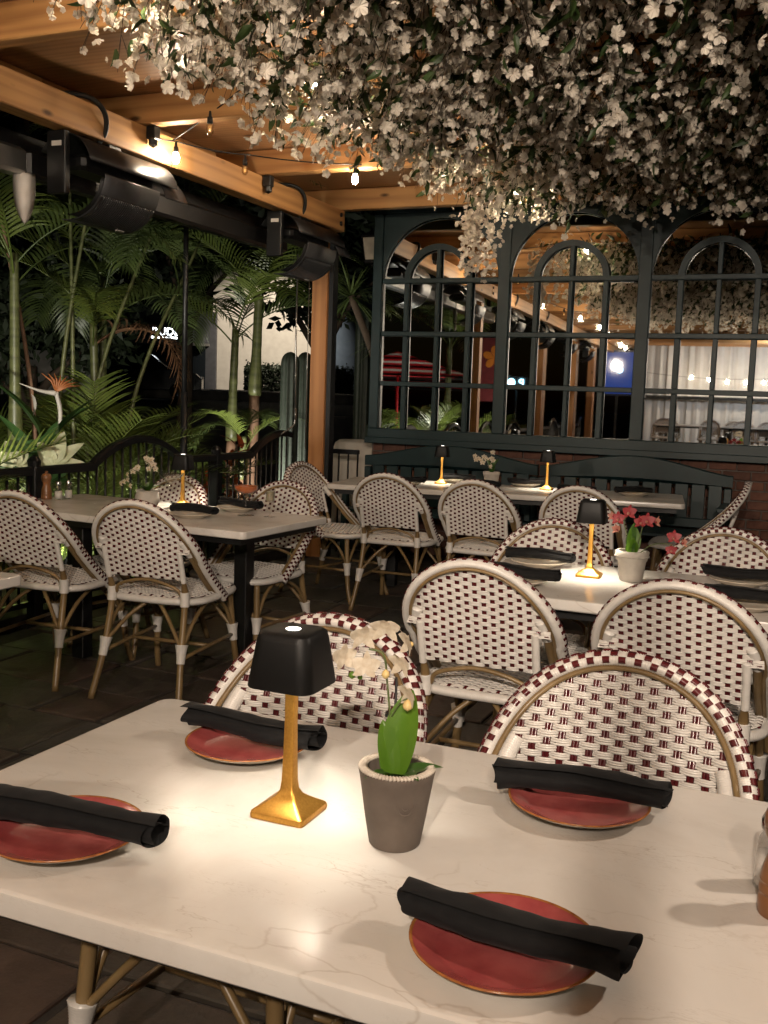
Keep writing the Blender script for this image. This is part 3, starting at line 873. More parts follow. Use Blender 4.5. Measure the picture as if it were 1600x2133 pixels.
# ================================================================== tables
def table(cx, cy, lx, ly, rz, label, legs, z=0.75):
    t = thing('marble_table', label, 'table', (cx, cy, 0), rz, 'marble topped tables')
    th_, a, b, rad = 0.035, lx / 2, ly / 2, 0.03
    def outline(i):
        out = []
        for q in range(4):
            sx = 1 if q in (0, 3) else -1
            sy = 1 if q in (0, 1) else -1
            for k in range(7):
                an = q * PI / 2 + k / 6 * PI / 2
                out.append((sx * (a - rad) + (rad - i) * math.cos(an), sy * (b - rad) + (rad - i) * math.sin(an)))
        return out
    rg = [[(x, y, z - th_ + dz) for x, y in outline(i)] for dz, i in ((0, 0.004), (0.004, 0), (th_ - 0.006, 0), (th_ - 0.0025, 0.001), (th_ - 0.0006, 0.0034), (th_, 0.007))]
    MB().add(*loft(rg)).build('table_top', 'marble', t, auto=35)
    MB().add(*box(-a + 0.05, a - 0.05, -b + 0.05, b - 0.05, z - th_ - 0.034, z - th_ - 0.002)).build('apron', 'black_metal', t, smooth=False)
    for x, y in legs:
        MB().add(*box(x - 0.036, x + 0.036, y - 0.036, y + 0.036, 0.0, z - th_ - 0.03, 0.004)).build('leg', 'black_metal', t, smooth=False)
    return t
table(-0.255, 1.275, 1.8, 0.752, 0, 'large marble table in the foreground with four red plates', ((0.0, 0.0), (0.7, 0.0), (0.5, 0.2)))
table(-0.44, 3.465, 1.26, 0.75, 0, 'marble table carrying the red orchid and a gold lamp', ((0.0, -0.05), (0.5, 0.0)))
table(-3.06, 4.24, 1.63, 0.75, R(-3.5), 'marble table with cocktails by the garden fence', ((-0.26, -0.22), (0.55, 0.02), (-0.6, 0.1)))
table(-1.96, 6.83, 2.40, 0.74, R(8), 'long marble table in front of the green benches', ((-0.8, 0), (0.8, 0)))
table(-2.93, 2.16, 1.22, 0.74, 0, 'marble table of which only a corner shows at the left edge', ((-0.4, 0.0), (0.3, 0.0)))

# ================================================================== gold table lamps
def lamp_meshes():
    d = {}
    prof = [(0.0, 0.0425, 0.006), (0.004, 0.0435, 0.007), (0.009, 0.0425, 0.007), (0.012, 0.039, 0.007), (0.0165, 0.031, 0.006), (0.022, 0.0225, 0.005), (0.028, 0.0155, 0.004), (0.036, 0.0112, 0.003), (0.05, 0.0094, 0.0022), (0.09, 0.0082, 0.002), (0.14, 0.0074, 0.002), (0.20, 0.0078, 0.002), (0.245, 0.0082, 0.002)]
    d['stand'] = MB().add(*loft([[(x, y, z) for x, y in rsq(h, r_, 4)] for z, h, r_ in prof])).mesh('stand', 'gold')
    d['stand'].set_sharp_from_angle(angle=R(35))
    sh = [(0.196, 0.0505, 0.02), (0.194, 0.0515, 0.02), (0.196, 0.0525, 0.021), (0.262, 0.0432, 0.019), (0.271, 0.0408, 0.018), (0.2745, 0.036, 0.016)]
    inn = [(0.266, 0.040, 0.018), (0.196, 0.0505, 0.02)]
    d['shade'] = MB().add(*loft([[(x, y, z) for x, y in rsq(h, r_, 6)] for z, h, r_ in sh], cap0=False)).add(*loft([[(x, y, z) for x, y in rsq(h, r_, 6)] for z, h, r_ in inn], cap0=True, cap1=False)).mesh('shade', 'shade_black')
    d['shade'].set_sharp_from_angle(angle=R(40))
    d['led'] = MB().add(*lathe([(0.030, 0.2385), (0.016, 0.2385)], 10)).mesh('led_ring', 'lamp_led', False)
    d['led_far'] = MB().add(*lathe([(0.030, 0.2385), (0.016, 0.2385)], 10)).mesh('led_ring', 'lamp_led_far', False)
    d['spot'] = MB().add(*lathe([(0.011, 0.2749), (0.0111, 0.2752), (0.0, 0.2756)], 14)).mesh('top_glow', 'lamp_top')  # glowing disc standing in for light through the shade's top hole
    return d
LM = lamp_meshes()
def lamp(x, y, rz, label, led='led_far', z=0.7502):
    t = thing('table_lamp', label, 'lamp', (x, y, z), rz, 'gold table lamps with black shades')
    obj('stand', LM['stand'], t); s = obj('shade', LM['shade'], t); obj('led_ring', LM[led], s); obj('top_glow', LM['spot'], s)
    return t
lamp(-0.668, 1.266, 0, 'gold table lamp with black shade on the foreground table', 'led')
lamp(-0.703, 3.576, R(4), 'gold table lamp with black shade beside the red orchid')
lamp(-3.055, 4.50, R(10), 'gold table lamp with black shade behind the martini glass')
lamp(-2.474, 6.93, R(8), 'gold table lamp on the bench table, nearer the timber post')
lamp(-1.715, 7.02, R(3), 'gold table lamp on the bench table, to the right of the small white orchid')

# ================================================================== plates and rolled napkins
def plate_meshes(top, rim):
    d = {}
    d['base'] = MB().add(*lathe([(0.0, 0.003), (0.055, 0.003), (0.058, 0.0), (0.062, 0.0), (0.066, 0.005), (0.09, 0.0125), (0.1045, 0.0205)], 56)).mesh('plate_base', 'cream_glaze')
    d['top'] = MB().add(*lathe([(0.1035, 0.0222), (0.098, 0.0195), (0.085, 0.0145), (0.078, 0.0108), (0.072, 0.0088), (0.03, 0.0074), (0.0, 0.0072)], 56)).mesh('plate_glaze', top)
    d['rim'] = MB().add(*lathe([(0.1040, 0.0203), (0.1060, 0.0212), (0.1060, 0.0226), (0.1046, 0.0232), (0.1022, 0.0220)], 56)).mesh('plate_rim', rim)
    return d
PR = plate_meshes('red_glaze', 'rim_glaze')
PW = plate_meshes('cream_glaze', 'cream_glaze')
def napkin_mesh(seed, L=0.252):
    """a napkin rolled round cutlery: a spiral of cloth, flattened, with diagonal fold edges and soft dents"""
    g_ = np.random.default_rng(seed)
    nu, nv = 72, 120
    turns = 2.3
    u = np.linspace(0, 1, nu)
    t = np.linspace(0, 1, nv)
    ph = g_.uniform(0, 6.28, 10)
    lean = g_.choice([-1, 1])
    V = np.zeros((nu, nv, 3))
    for i, uu in enumerate(u):
        a = t * turns * 2 * PI + 0.3 + g_.normal() * 0.004
        rad = 0.0125 + 0.0100 * t
        last = (t - (1 - 1 / turns)) * turns                   # 0..1 round the outer turn
        for off, hgt in ((0.62, 0.0026), (0.30, 0.0016)):       # edges of cloth running diagonally across the roll
            e = off + lean * (uu - 0.5) * 0.75
            rad = rad + hgt / (1 + np.exp(-(last - e) * 90)) * (last > -0.1)
        rad = rad * (1 + 0.06 * np.sin(a + 5 * uu + ph[1]) + 0.03 * math.sin(9 * uu + ph[2]) + 0.04 * np.sin(2 * a + 7 * uu + ph[3]) + 0.018 * np.sin(5 * a - 23 * uu + ph[6]) + 0.012 * np.sin(3 * a + 41 * uu + ph[7]))
        fl = 0.16 * math.exp(-(uu / 0.07) ** 2) + 0.13 * math.exp(-((uu - 1.0) / 0.05) ** 2)
        endk = max(0.0, abs(uu - 0.5) * 2 - 0.9) / 0.1
        V[i, :, 0] = (uu - 0.5) * L + endk * (0.006 * np.sin(a * 0.5 + ph[4]) + 0.004 * np.sin(1.7 * a + ph[8])) * np.sign(uu - 0.5)
        V[i, :, 1] = rad * np.cos(a) * (1.2 + fl) + 0.003 * math.sin(4 * uu + ph[9])
        V[i, :, 2] = rad * np.sin(a) * (0.82 + fl * 0.35) + 0.003 * math.sin(5 * uu + ph[5])
    zm = V[:, :, 2].min(axis=1)
    V[:, :, 2] -= V[:, :, 2].min()
    F = [(i * nv + j, i * nv + j + 1, (i + 1) * nv + j + 1, (i + 1) * nv + j) for i in range(nu - 1) for j in range(nv - 1)]
    return MB().add(V.reshape(-1, 3), F).mesh('rolled_napkin', 'napkin')
NAP = [napkin_mesh(s) for s in (3, 11, 25, 42)]
def setting(x, y, rp, nx, ny, rn, plab, nlab, P=PR, z=0.7502, tilt=0.0, k=0, grp='place settings'):
    p = thing('side_plate', plab, 'plate', (x, y, z), rp, grp + ' plates')
    b = obj('plate_base', P['base'], p); obj('plate_glaze', P['top'], p); obj('plate_rim', P['rim'], p)
    n = obj('rolled_napkin', NAP[k % 4])
    tag(n, nlab, 'napkin', grp + ' napkins')
    n.location = (nx, ny, z + 0.0185)
    n.rotation_euler = (tilt, 0, rn)
    return p
setting(-0.272, 1.030, 0, -0.262, 1.022, R(-3.5), 'red glazed plate nearest the camera on the foreground table', 'black rolled napkin on the red plate nearest the camera', k=0)
setting(-0.285, 1.470, 0.4, -0.286, 1.476, R(5), 'red glazed plate in front of the far chair at the right', 'black rolled napkin on the red plate in front of the right-hand near chair', k=1)
setting(-0.850, 1.455, 0.9, -0.846, 1.464, R(2.5), 'red glazed plate at the far left of the foreground table, behind the lamp', 'black rolled napkin lying behind the near lamp stem', k=2)
setting(-0.888, 1.040, 1.5, -0.872, 1.036, R(4.7), 'red glazed plate cut by the left edge of the photo', 'black rolled napkin with open end, at the left edge of the photo', k=3)
setting(-0.915, 3.69, 0, -0.92, 3.70, R(-4), 'pale plate in front of the mid chair beside the gold lamp', 'black rolled napkin on the pale plate beside the mid gold lamp', PW, k=1)
setting(-0.885, 3.27, 0, -0.87, 3.29, R(-3), 'pale plate hidden behind the chair beside the mid lamp', 'black rolled napkin end peeking out above the chair back below the mid lamp', PW, k=2)
setting(-0.20, 3.71, 0, -0.20, 3.715, R(-3), 'pale plate right of the red orchid at the photo edge', 'black rolled napkin right of the red orchid on a pale plate', PW, k=0)
setting(-0.16, 3.26, 0, -0.15, 3.28, R(-3), 'pale plate at the near right corner of the red orchid table', 'black rolled napkin peeking above the chair at the right edge', PW, k=3)
setting(-2.745, 4.125, 0, -2.75, 4.14, R(-6), 'pale plate on the cocktail table in front of the martini glass', 'black rolled napkin in front of the martini glass', PW, k=1)
setting(-2.72, 4.50, 0, -2.70, 4.50, R(-5), 'pale plate on the cocktail table behind the orange drink', 'black rolled napkin behind the orange cocktail', PW, k=2)
for i, (x, y, nm) in enumerate(((-2.62, 6.62, 'left of the first far lamp'), (-2.10, 6.70, 'below the small white orchid'), (-1.45, 6.78, 'right of the second far lamp'), (-2.40, 7.08, 'behind the first far lamp'), (-1.90, 7.14, 'between the two far lamps by the bench'), (-1.10, 6.98, 'at the bare end of the bench table'))):
    setting(x, y, 0, x, y + 0.01, R(4 + 5 * i), 'pale plate on the bench table ' + nm, 'black napkin on the bench table ' + nm, PW, k=i)

# ================================================================== orchids in pots
def leaf_blade(L, W, bend, fold=0.25, n=10, tip=0.55, twist=0.0, pw=0.8):
    """broad leaf along +Y that arches by `bend`; folded along the midrib"""
    V, F = [], []
    for i in range(n + 1):
        t = i / n
        w = W * (math.sin(PI * min(1, t ** tip * 0.98 + 0.02)) ** pw) if t < 1 else 0.02 * W
        a = bend * t
        y = L * (math.sin(a) / max(bend, 1e-3) if bend > 1e-3 else t)
        z = L * ((1 - math.cos(a)) / max(bend, 1e-3) if bend > 1e-3 else 0)
        c, s = math.cos(twist * t), math.sin(twist * t)
        for k in (-1, -0.5, 0, 0.5, 1):
            dx, dz = k * w, abs(k) * w * fold
            V.append((dx * c - dz * s * 0.2, y, -z + dz))
    for i in range(n):
        for k in range(4):
            F.append((i * 5 + k, i * 5 + k + 1, i * 5 + k + 6, i * 5 + k + 5))
    return np.array(V), F
def orchid_flower(size, petal, lip, name):
    """two broad petals, three sepals and a lip; faces +Y"""
    m = MB()
    def pet(ang, L, W, lift):
        V, F = [], []
        for i in range(6):
            t = i / 5
            w = W * math.sin(PI * (0.12 + 0.88 * t) ** 0.9) ** 0.7 if t < 1 else 0.12 * W
            for k in (-1, 0, 1):
                x, zz = k * w, L * t
                yy = lift * t * t * L + 0.12 * w * abs(k) + 0.04 * L * math.sin(5 * t + k)
                V.append((x * math.cos(ang) + zz * math.sin(ang), yy, -x * math.sin(ang) + zz * math.cos(ang)))
        for i in range(5):
            for k in range(2):
                F.append((i * 3 + k, i * 3 + k + 1, i * 3 + k + 4, i * 3 + k + 3))
        m.add(np.array(V) * size, F)
    pet(0, 1.0, 0.30, -0.35); pet(R(132), 0.95, 0.28, -0.3); pet(R(-132), 0.95, 0.28, -0.3)
    pet(R(66), 1.0, 0.46, -0.12); pet(R(-66), 1.0, 0.46, -0.12)
    return m.mesh(name, petal), MB().add(np.array(lathe([(0.0, 0.0), (0.16, 0.06), (0.2, 0.2), (0.12, 0.34), (0.0, 0.4)], 7)[0])[:, [0, 2, 1]] * size * [1, 1, -1] + [0, 0, -0.1 * size], lathe([(0, 0)] * 5, 7)[1]).mesh('flower_lip', lip)
def leaf_obj(par, m, loc, rx, ry, rz, L, W, bend, fold=0.3, tip=0.55, pw=0.8):
    V, F = leaf_blade(L, W, bend, fold, tip=tip, pw=pw, n=14)
    o = MB().add(V, F).build('leaf', m, par)
    o.location = loc
    o.rotation_euler = (rx, ry, rz)
    return o
def pot(par, prof_out, prof_in, m, soil_r, soil_z, rope=None):
    p = MB().add(*lathe(prof_out, 48, cap0=True)).add(*lathe(prof_in, 48)).build('pot', m, par, auto=50)
    MB().add(*lathe([(soil_r, soil_z), (soil_r * 0.6, soil_z + 0.003), (0.0, soil_z + 0.005)], 20)).build('potting_soil', 'soil', par)
    if rope:
        r0, z0, m2 = rope
        b = MB()
        for k in range(64):
            a = 2 * PI * k / 64
            t = np.linspace(-1, 1, 4)
            P = [((r0 + 0.0055 * s) * math.cos(a + 0.035 * s), (r0 + 0.0055 * s) * math.sin(a + 0.035 * s), z0 + 0.0016 * (1 - s * s)) for s in t]
            b.add(*tube(P, 0.0024, 5, up=(0, 0, 1)))
        tag(b.build('rope_rim', m2, p), kind='stuff')
    return p
def flower_on(par, fm, lm, loc, rz, rx=0.0, s=1.0):
    f = obj('flower', fm, par)
    f.location = loc
    f.rotation_euler = (rx, 0, rz)
    f.scale = (s, s, s)
    obj('flower_lip', lm, f)
    return f
FW = orchid_flower(0.0195, 'orchid_white', 'orchid_lip', 'flower')
FR_ = orchid_flower(0.027, 'orchid_red', 'orchid_pink', 'flower')
FP_ = orchid_flower(0.024, 'orchid_pink', 'orchid_red', 'flower')
# --- near orchid
t = thing('potted_orchid', 'white orchid with one tall bright leaf in a brown clay pot on the foreground table', 'orchid', (-0.491, 1.243, 0.7502), 0, 'potted orchids on the tables')
p_ = pot(t, [(0.033, 0.0), (0.0355, 0.003), (0.042, 0.04), (0.051, 0.098), (0.0528, 0.106), (0.0522, 0.1075)], [(0.0522, 0.1075), (0.0415, 0.1075), (0.041, 0.10), (0.036, 0.07)], 'pot_clay', 0.0385, 0.085, (0.047, 0.1085, 'pot_rim'))
a0 = R(-52)
sm = MB()
for i in range(40):
    pass
ring_pts = [(0.0115 * math.cos(a) * (1 + 0.06 * math.sin(3 * a)), 0.0, 0.0125 * math.sin(a)) for a in np.linspace(0, 2 * PI, 33)]
sm.add(*tube(np.array(ring_pts), 0.0009, 6, up=(0, 1, 0), caps=False))
sm.add(*tube(np.array([(0.005 * math.cos(a), 0, 0.006 * math.sin(a)) for a in np.linspace(0.7, 5.5, 16)]), 0.0009, 6, up=(0, 1, 0)))
st = sm.build('pot_stamp', 'pot_clay', p_)
st.location = (0.0452 * math.cos(a0), 0.0452 * math.sin(a0), 0.070); st.rotation_euler = (R(-9), 0, a0 + R(90))
leaf_obj(t, 'orchid_leaf', (-0.004, -0.002, 0.084), R(84), R(-9), R(34), 0.088, 0.015, 0.3, 0.5, 1.1, 0.65)
big = leaf_obj(t, 'orchid_leaf', (0.0, 0.0, 0.083), R(86), R(3), R(-10), 0.132, 0.0265, 0.22, 0.42, 1.15, 0.65)
leaf_obj(t, 'orchid_leaf', (-0.008, 0.004, 0.085), R(80), R(-12), R(24), 0.07, 0.013, 0.2, 0.3, 0.7)
leaf_obj(t, 'orchid_leaf_dark', (0.004, -0.004, 0.092), R(42), R(5), R(-62), 0.066, 0.017, 0.9, 0.25)
leaf_obj(t, 'orchid_leaf_dark', (0.0, -0.004, 0.095), R(35), R(5), R(150), 0.055, 0.014, 0.9, 0.25)
leaf_obj(t, 'orchid_leaf_dark', (0.004, -0.008, 0.095), R(44), R(0), R(-125), 0.055, 0.015, 1.0, 0.25)
MB().add(*tube([(-0.014, 0.022, 0.085), (-0.015, 0.024, 0.15), (-0.016, 0.026, 0.225)], 0.0020, 8, up=(1, 0, 0))).build('stake', 'cable', t)
clip = MB().add(*tube([(-0.028, 0.020, 0.172), (-0.018, 0.022, 0.172), (-0.010, 0.024, 0.172)], 0.0042, 8)).build('stake_clip', 'cable', t)
stem = bez([(-0.008, 0.006, 0.085), (-0.016, 0.008, 0.17), (-0.022, 0.006, 0.225), (-0.026, 0.0, 0.262), (-0.046, -0.004, 0.268)], 8)
MB().add(*tube(stem, 0.0015, 6, up=(1, 0, 0))).build('flower_stem', 'stem_green', t)
MB().add(*tube(bez([(-0.014, 0.008, 0.175), (0.0, 0.004, 0.198), (0.012, 0.0, 0.206)], 6), 0.0012, 6, up=(1, 0, 0))).build('flower_stem', 'stem_green', t)
for (x, y, z, rz, rx, s) in ((-0.062, 0.012, 0.279, 0.7, 0.3, 1.15), (-0.030, 0.014, 0.294, 0.2, 0.5, 1.2), (0.006, 0.006, 0.280, -0.8, 0.2, 1.15), (-0.084, -0.002, 0.249, 1.0, -0.2, 1.1), (-0.046, -0.012, 0.244, 0.2, -0.5, 1.1), (-0.006, 0.014, 0.247, -0.4, 0.3, 1.1), (0.014, -0.004, 0.212, -0.6, 0.3, 1.05)):
    flower_on(t, FW[0], FW[1], (x, y, z), rz, rx, s)
for (x, y, z, m, r_) in ((-0.070, -0.004, 0.228, 'orchid_leaf', 0.0052), (-0.058, -0.004, 0.227, 'orchid_leaf', 0.0038), (0.013, -0.002, 0.197, 'orchid_lip', 0.0075), (-0.020, -0.004, 0.236, 'orchid_lip', 0.006)):
    MB().add(*lathe([(0, -r_ * 1.1), (r_ * 0.75, -r_ * 0.6), (r_, 0), (r_ * 0.7, r_ * 0.7), (0, r_ * 1.2)], 10)).build('bud', m, t).location = (x, y, z)
# --- red orchid
t = thing('potted_orchid', 'red orchid in a pale stone pot on the mid table', 'orchid', (-0.555, 3.57, 0.7502), 0, 'potted orchids on the tables')
pot(t, [(0.037, 0.0), (0.040, 0.003), (0.049, 0.07), (0.052, 0.073), (0.055, 0.085), (0.0575, 0.088), (0.0575, 0.104), (0.055, 0.107)], [(0.055, 0.107), (0.049, 0.107), (0.047, 0.1), (0.043, 0.08)], 'pot_pale', 0.045, 0.095, (0.0535, 0.087, 'pot_pale'))
for (rz, L, m, rx) in ((0.3, 0.105, 'orchid_leaf', 84), (2.2, 0.07, 'orchid_leaf', 80), (-0.6, 0.115, 'orchid_leaf_dark', 88), (-2.2, 0.06, 'orchid_leaf', 78)):
    leaf_obj(t, m, (0.01 * math.sin(rz), 0.0, 0.096), R(rx), 0, rz, L, 0.024, 0.2, 0.25, 0.8)
for pts in ([(-0.012, 0, 0.095), (-0.022, 0, 0.16), (-0.035, 0.0, 0.205), (-0.02, 0.0, 0.235)], [(0.008, 0, 0.095), (0.022, 0, 0.15), (0.03, 0, 0.195), (0.045, 0, 0.21)], [(0.02, -0.005, 0.095), (0.06, -0.01, 0.13), (0.10, -0.012, 0.142), (0.135, -0.012, 0.138)]):
    MB().add(*tube(bez(pts, 8), 0.0018, 6, up=(0, 1, 0))).build('flower_stem', 'stem_green', t)
for (x, z, rz, s, F_) in ((-0.055, 0.215, 3.3, 1.0, FR_), (-0.018, 0.24, 2.9, 1.05, FR_), (0.045, 0.215, 3.1, 1.1, FR_), (0.022, 0.208, 3.7, 0.9, FR_), (0.078, 0.215, 2.2, 0.9, FP_), (-0.058, 0.178, 3.9, 0.8, FP_), (0.138, 0.165, 3.1, 1.0, FR_), (0.132, 0.12, 3.4, 0.8, FR_), (0.172, 0.15, 2.3, 0.75, FP_), (-0.075, 0.222, 3.9, 0.75, FP_)):
    flower_on(t, F_[0], F_[1], (x, -0.012, z), rz, 0.05, s)
# --- bowl orchid on the cocktail table
t = thing('potted_orchid', 'white orchid in a round pale bowl on the cocktail table', 'orchid', (-3.155, 4.33, 0.7502), 0, 'potted orchids on the tables')
pot(t, [(0.035, 0.0), (0.05, 0.012), (0.063, 0.04), (0.064, 0.06), (0.058, 0.078), (0.057, 0.084), (0.06, 0.088)], [(0.06, 0.088), (0.052, 0.086), (0.052, 0.07)], 'pot_pale', 0.051, 0.078, (0.056, 0.089, 'pot_pale'))
for rz in (0.4, 1.5, 2.4, 3.5, 4.6, 5.5):
    leaf_obj(t, 'orchid_leaf_dark', (0, 0, 0.08), R(52 + 8 * math.sin(rz * 3)), 0, rz, 0.11, 0.017, 1.0, 0.3)
for pts in ([(0, 0, 0.08), (-0.03, 0, 0.15), (-0.09, 0, 0.19), (-0.13, 0, 0.16), (-0.15, 0, 0.12)], [(0, 0, 0.08), (0.02, 0, 0.16), (0.015, 0, 0.22), (-0.02, 0, 0.24)]):
    MB().add(*tube(bez(pts, 8), 0.0018, 6, up=(0, 1, 0))).build('flower_stem', 'stem_green', t)
for (x, z) in ((-0.075, 0.195), (-0.10, 0.18), (-0.125, 0.165), (-0.135, 0.135), (-0.15, 0.125), (-0.115, 0.105), (-0.165, 0.115), (-0.005, 0.235), (0.02, 0.225), (0.045, 0.225), (0.005, 0.20), (0.04, 0.2), (0.0, 0.255), (0.03, 0.25), (-0.06, 0.205)):
    flower_on(t, FW[0], FW[1], (x, rng.uniform(-0.02, 0.01), z), 3.1 + rng.uniform(-0.7, 0.7), 0.1, 0.95)
# --- small white orchid on the bench table
t = thing('potted_orchid', 'small white orchid in a white pot between the two far lamps', 'orchid', (-2.10, 6.94, 0.7502), 0, 'potted orchids on the tables')
pot(t, [(0.042, 0.0), (0.046, 0.004), (0.058, 0.09), (0.061, 0.092), (0.061, 0.108)], [(0.061, 0.108), (0.054, 0.108), (0.05, 0.09)], 'pot_pale', 0.052, 0.098)
for rz in (0.0, 1.0, 2.5, 4.2, 5.3):
    leaf_obj(t, 'orchid_leaf_dark', (0, 0, 0.1), R(72), 0, rz, 0.12, 0.022, 0.4, 0.3)
for k in range(13):
    flower_on(t, FW[0], FW[1], (-0.05 + rng.uniform(-0.08, 0.07), -0.02 + rng.uniform(-0.03, 0.03), 0.19 + rng.uniform(-0.05, 0.06)), 3.1 + rng.uniform(-0.8, 0.8), 0.1, 1.1)
MB().add(*tube(bez([(0, 0, 0.1), (-0.03, 0, 0.19), (-0.1, 0, 0.18)], 8), 0.002, 6, up=(0, 1, 0))).build('flower_stem', 'stem_green', t)

# ================================================================== glasses, mills, shakers
def stemglass(x, y, label, bowl, liquid, lm, foot=0.036, name='cocktail_glass', sc=1.18):
    t = thing(name, label, 'glass', (x, y, 0.7502), 0, 'drinking glasses')
    t.scale = (sc, sc, sc)
    h = bowl[0][1]
    prof = [(foot, 0.0), (foot, 0.0012), (foot * 0.4, 0.003), (0.0042, 0.007), (0.0032, 0.02), (0.003, h - 0.012), (0.005, h - 0.002)] + bowl
    inner = [(max(r_ - 0.0013, 0.0), z + 0.0009) for r_, z in bowl[::-1]]
    inner[-1] = (0.0, inner[-1][1] + 0.002)
    MB().add(*lathe(prof + inner, 32, cap0=True)).build('glass_body', 'clear_glass', t, auto=60)
    if liquid:
        MB().add(*lathe(liquid, 28, cap1=True)).build('drink', lm, t, auto=60)
    return t
stemglass(-2.585, 4.36, 'coupe glass of orange cocktail', [(0.012, 0.088), (0.036, 0.098), (0.049, 0.112), (0.051, 0.13)], [(0.0, 0.0925), (0.033, 0.1005), (0.0465, 0.113), (0.0485, 0.126)], 'drink_opaque')
stemglass(-3.04, 4.37, 'martini glass of clear cocktail in front of the lamp stem', [(0.008, 0.10), (0.024, 0.118), (0.028, 0.128), (0.05, 0.142), (0.058, 0.155)], [(0.0, 0.104), (0.021, 0.119), (0.0255, 0.129), (0.046, 0.1425), (0.050, 0.1468)], 'drink_clear')
stemglass(-2.458, 4.38, 'small cordial glass of pale drink at the table end', [(0.008, 0.06), (0.018, 0.066), (0.019, 0.085), (0.021, 0.115)], [(0.0, 0.0635), (0.0155, 0.068), (0.0165, 0.085), (0.0183, 0.108)], 'drink_tan', 0.026)
def mill(x, y, label):
    t = thing('pepper_mill', label, 'pepper mill', (x, y, 0.7502), 0, 'table mills')
    MB().add(*lathe([(0.027, 0.0), (0.028, 0.003), (0.028, 0.022), (0.0265, 0.024), (0.0265, 0.027), (0.028, 0.029), (0.0275, 0.036), (0.026, 0.038), (0.026, 0.041), (0.0275, 0.043), (0.024, 0.06), (0.019, 0.078), (0.020, 0.09), (0.025, 0.1), (0.0255, 0.108)], 28, cap0=True)).build('mill_body', 'grinder_wood', t, auto=40)
    MB().add(*lathe([(0.0255, 0.109), (0.027, 0.112), (0.0265, 0.125), (0.02, 0.137), (0.008, 0.141), (0.007, 0.145), (0.009, 0.15), (0.0, 0.154)], 28, cap0=True)).build('mill_head', 'grinder_wood', t, auto=50)
def shaker(x, y, label):
    t = thing('salt_shaker', label, 'shaker', (x, y, 0.7502), 0, 'glass shakers')
    MB().add(*lathe([(0.021, 0.0), (0.022, 0.003), (0.0205, 0.05), (0.019, 0.066), (0.014, 0.074), (0.0145, 0.08)], 20, cap0=True)).add(*lathe([(0.0132, 0.08), (0.0126, 0.073), (0.0175, 0.065), (0.019, 0.05), (0.0203, 0.004), (0.0, 0.0035)], 20)).build('glass_body', 'clear_glass', t, auto=50)
    MB().add(*lathe([(0.0, 0.0042), (0.0198, 0.0045), (0.0188, 0.045), (0.0, 0.046)], 20)).build('salt', 'salt', t)
    MB().add(*lathe([(0.016, 0.078), (0.0165, 0.09), (0.013, 0.098), (0.0, 0.1)], 20, cap0=True)).build('cap', 'chrome', t, auto=50)
mill(-3.80, 4.31, 'wooden pepper mill on the cocktail table')
shaker(-3.745, 4.34, 'glass salt shaker beside the wooden mill')
shaker(-3.735, 4.41, 'glass shaker behind the salt on the cocktail table')
mill(0.006, 1.276, 'wooden pepper mill cut by the right edge on the foreground table')
shaker(-0.009, 1.345, 'glass shaker behind the pepper mill at the right edge')

# ================================================================== overhead heaters, blind housing, cables
hous = thing('blind_housing', 'long dark roller blind housing hung under the pergola beam', 'blind housing', (-3.98, 0, 0))
MB().add(*box(-0.055, 0.055, 4.33, 7.2, 2.46, 2.60, 0.02)).build('housing', 'black_metal', hous, smooth=False)
MB().add(*box(-0.055, 0.055, 2.2, 4.325, 2.46, 2.60, 0.02)).build('steel_cover', 'steel', hous, smooth=False)
MB().add(*box(-0.065, 0.0, 2.2, 7.2, 2.605, 2.68)).build('headrail', 'black_metal', hous, smooth=False)
for yy in (2.4, 4.34, 5.6, 7.0):
    MB().add(*box(-0.03, 0.03, yy - 0.02, yy + 0.02, 2.68, 2.875)).build('hanger', 'black_metal', hous, smooth=False)
rod = thing('crank_rod', 'thin steel crank rod hanging beside the timber post', 'crank rod', (-4.0, 7.5, 0))
MB().add(*tube([(0, 0, 2.5), (0, 0, 1.8), (0.01, 0, 1.22)], 0.0075, 8, up=(1, 0, 0))).build('rod', 'steel', rod)
MB().add(*tube([(0.01, 0, 1.24), (0.01, 0, 1.15)], 0.012, 8, up=(1, 0, 0))).build('grip', 'steel', rod)
MB().add(*tube(bez([(0.01, 0, 1.16), (0.0, -0.01, 1.1), (-0.07, -0.08, 1.03), (-0.10, -0.12, 1.0)], 6), 0.0075, 8)).build('crank_handle', 'steel', rod)
MB().add(*tube([(0.07, 0.08, 2.5), (0.07, 0.08, 0.9)], 0.004, 6, up=(1, 0, 0))).build('guide_wire', 'steel', rod)
pol = thing('steel_pole', 'thin dark steel pole standing in the garden behind the fence', 'pole', (-4.3, 6.34, 0))
MB().add(*tube([(0, 0, -0.05), (0, 0, 1.35)], 0.026, 10, up=(1, 0, 0))).build('lower_tube', 'black_metal', pol)
MB().add(*tube([(0, 0, 1.3), (0, 0, 2.85)], 0.019, 10, up=(1, 0, 0))).build('upper_tube', 'black_metal', pol)
fin = thing('white_fin', 'white teardrop fin hanging under the steel cover at the left edge', 'fin', (-3.93, 4.30, 2.47))
fin.rotation_euler = (0, 0, R(-42))
V, n = [], 22
for k in range(n):
    tt = k / (n - 1)
    w = 0.062 * (1 - tt ** 2.2) ** 0.75 * (0.9 + 0.25 * tt)
    z = -0.265 * tt
    V.append([(-0.01, -w, z), (0.006 + 0.012 * math.sin(PI * tt), 0, z), (-0.01, w, z), (-0.016, 0, z)])
MB().add(*loft(V)).build('fin_blade', 'white_panel', fin)

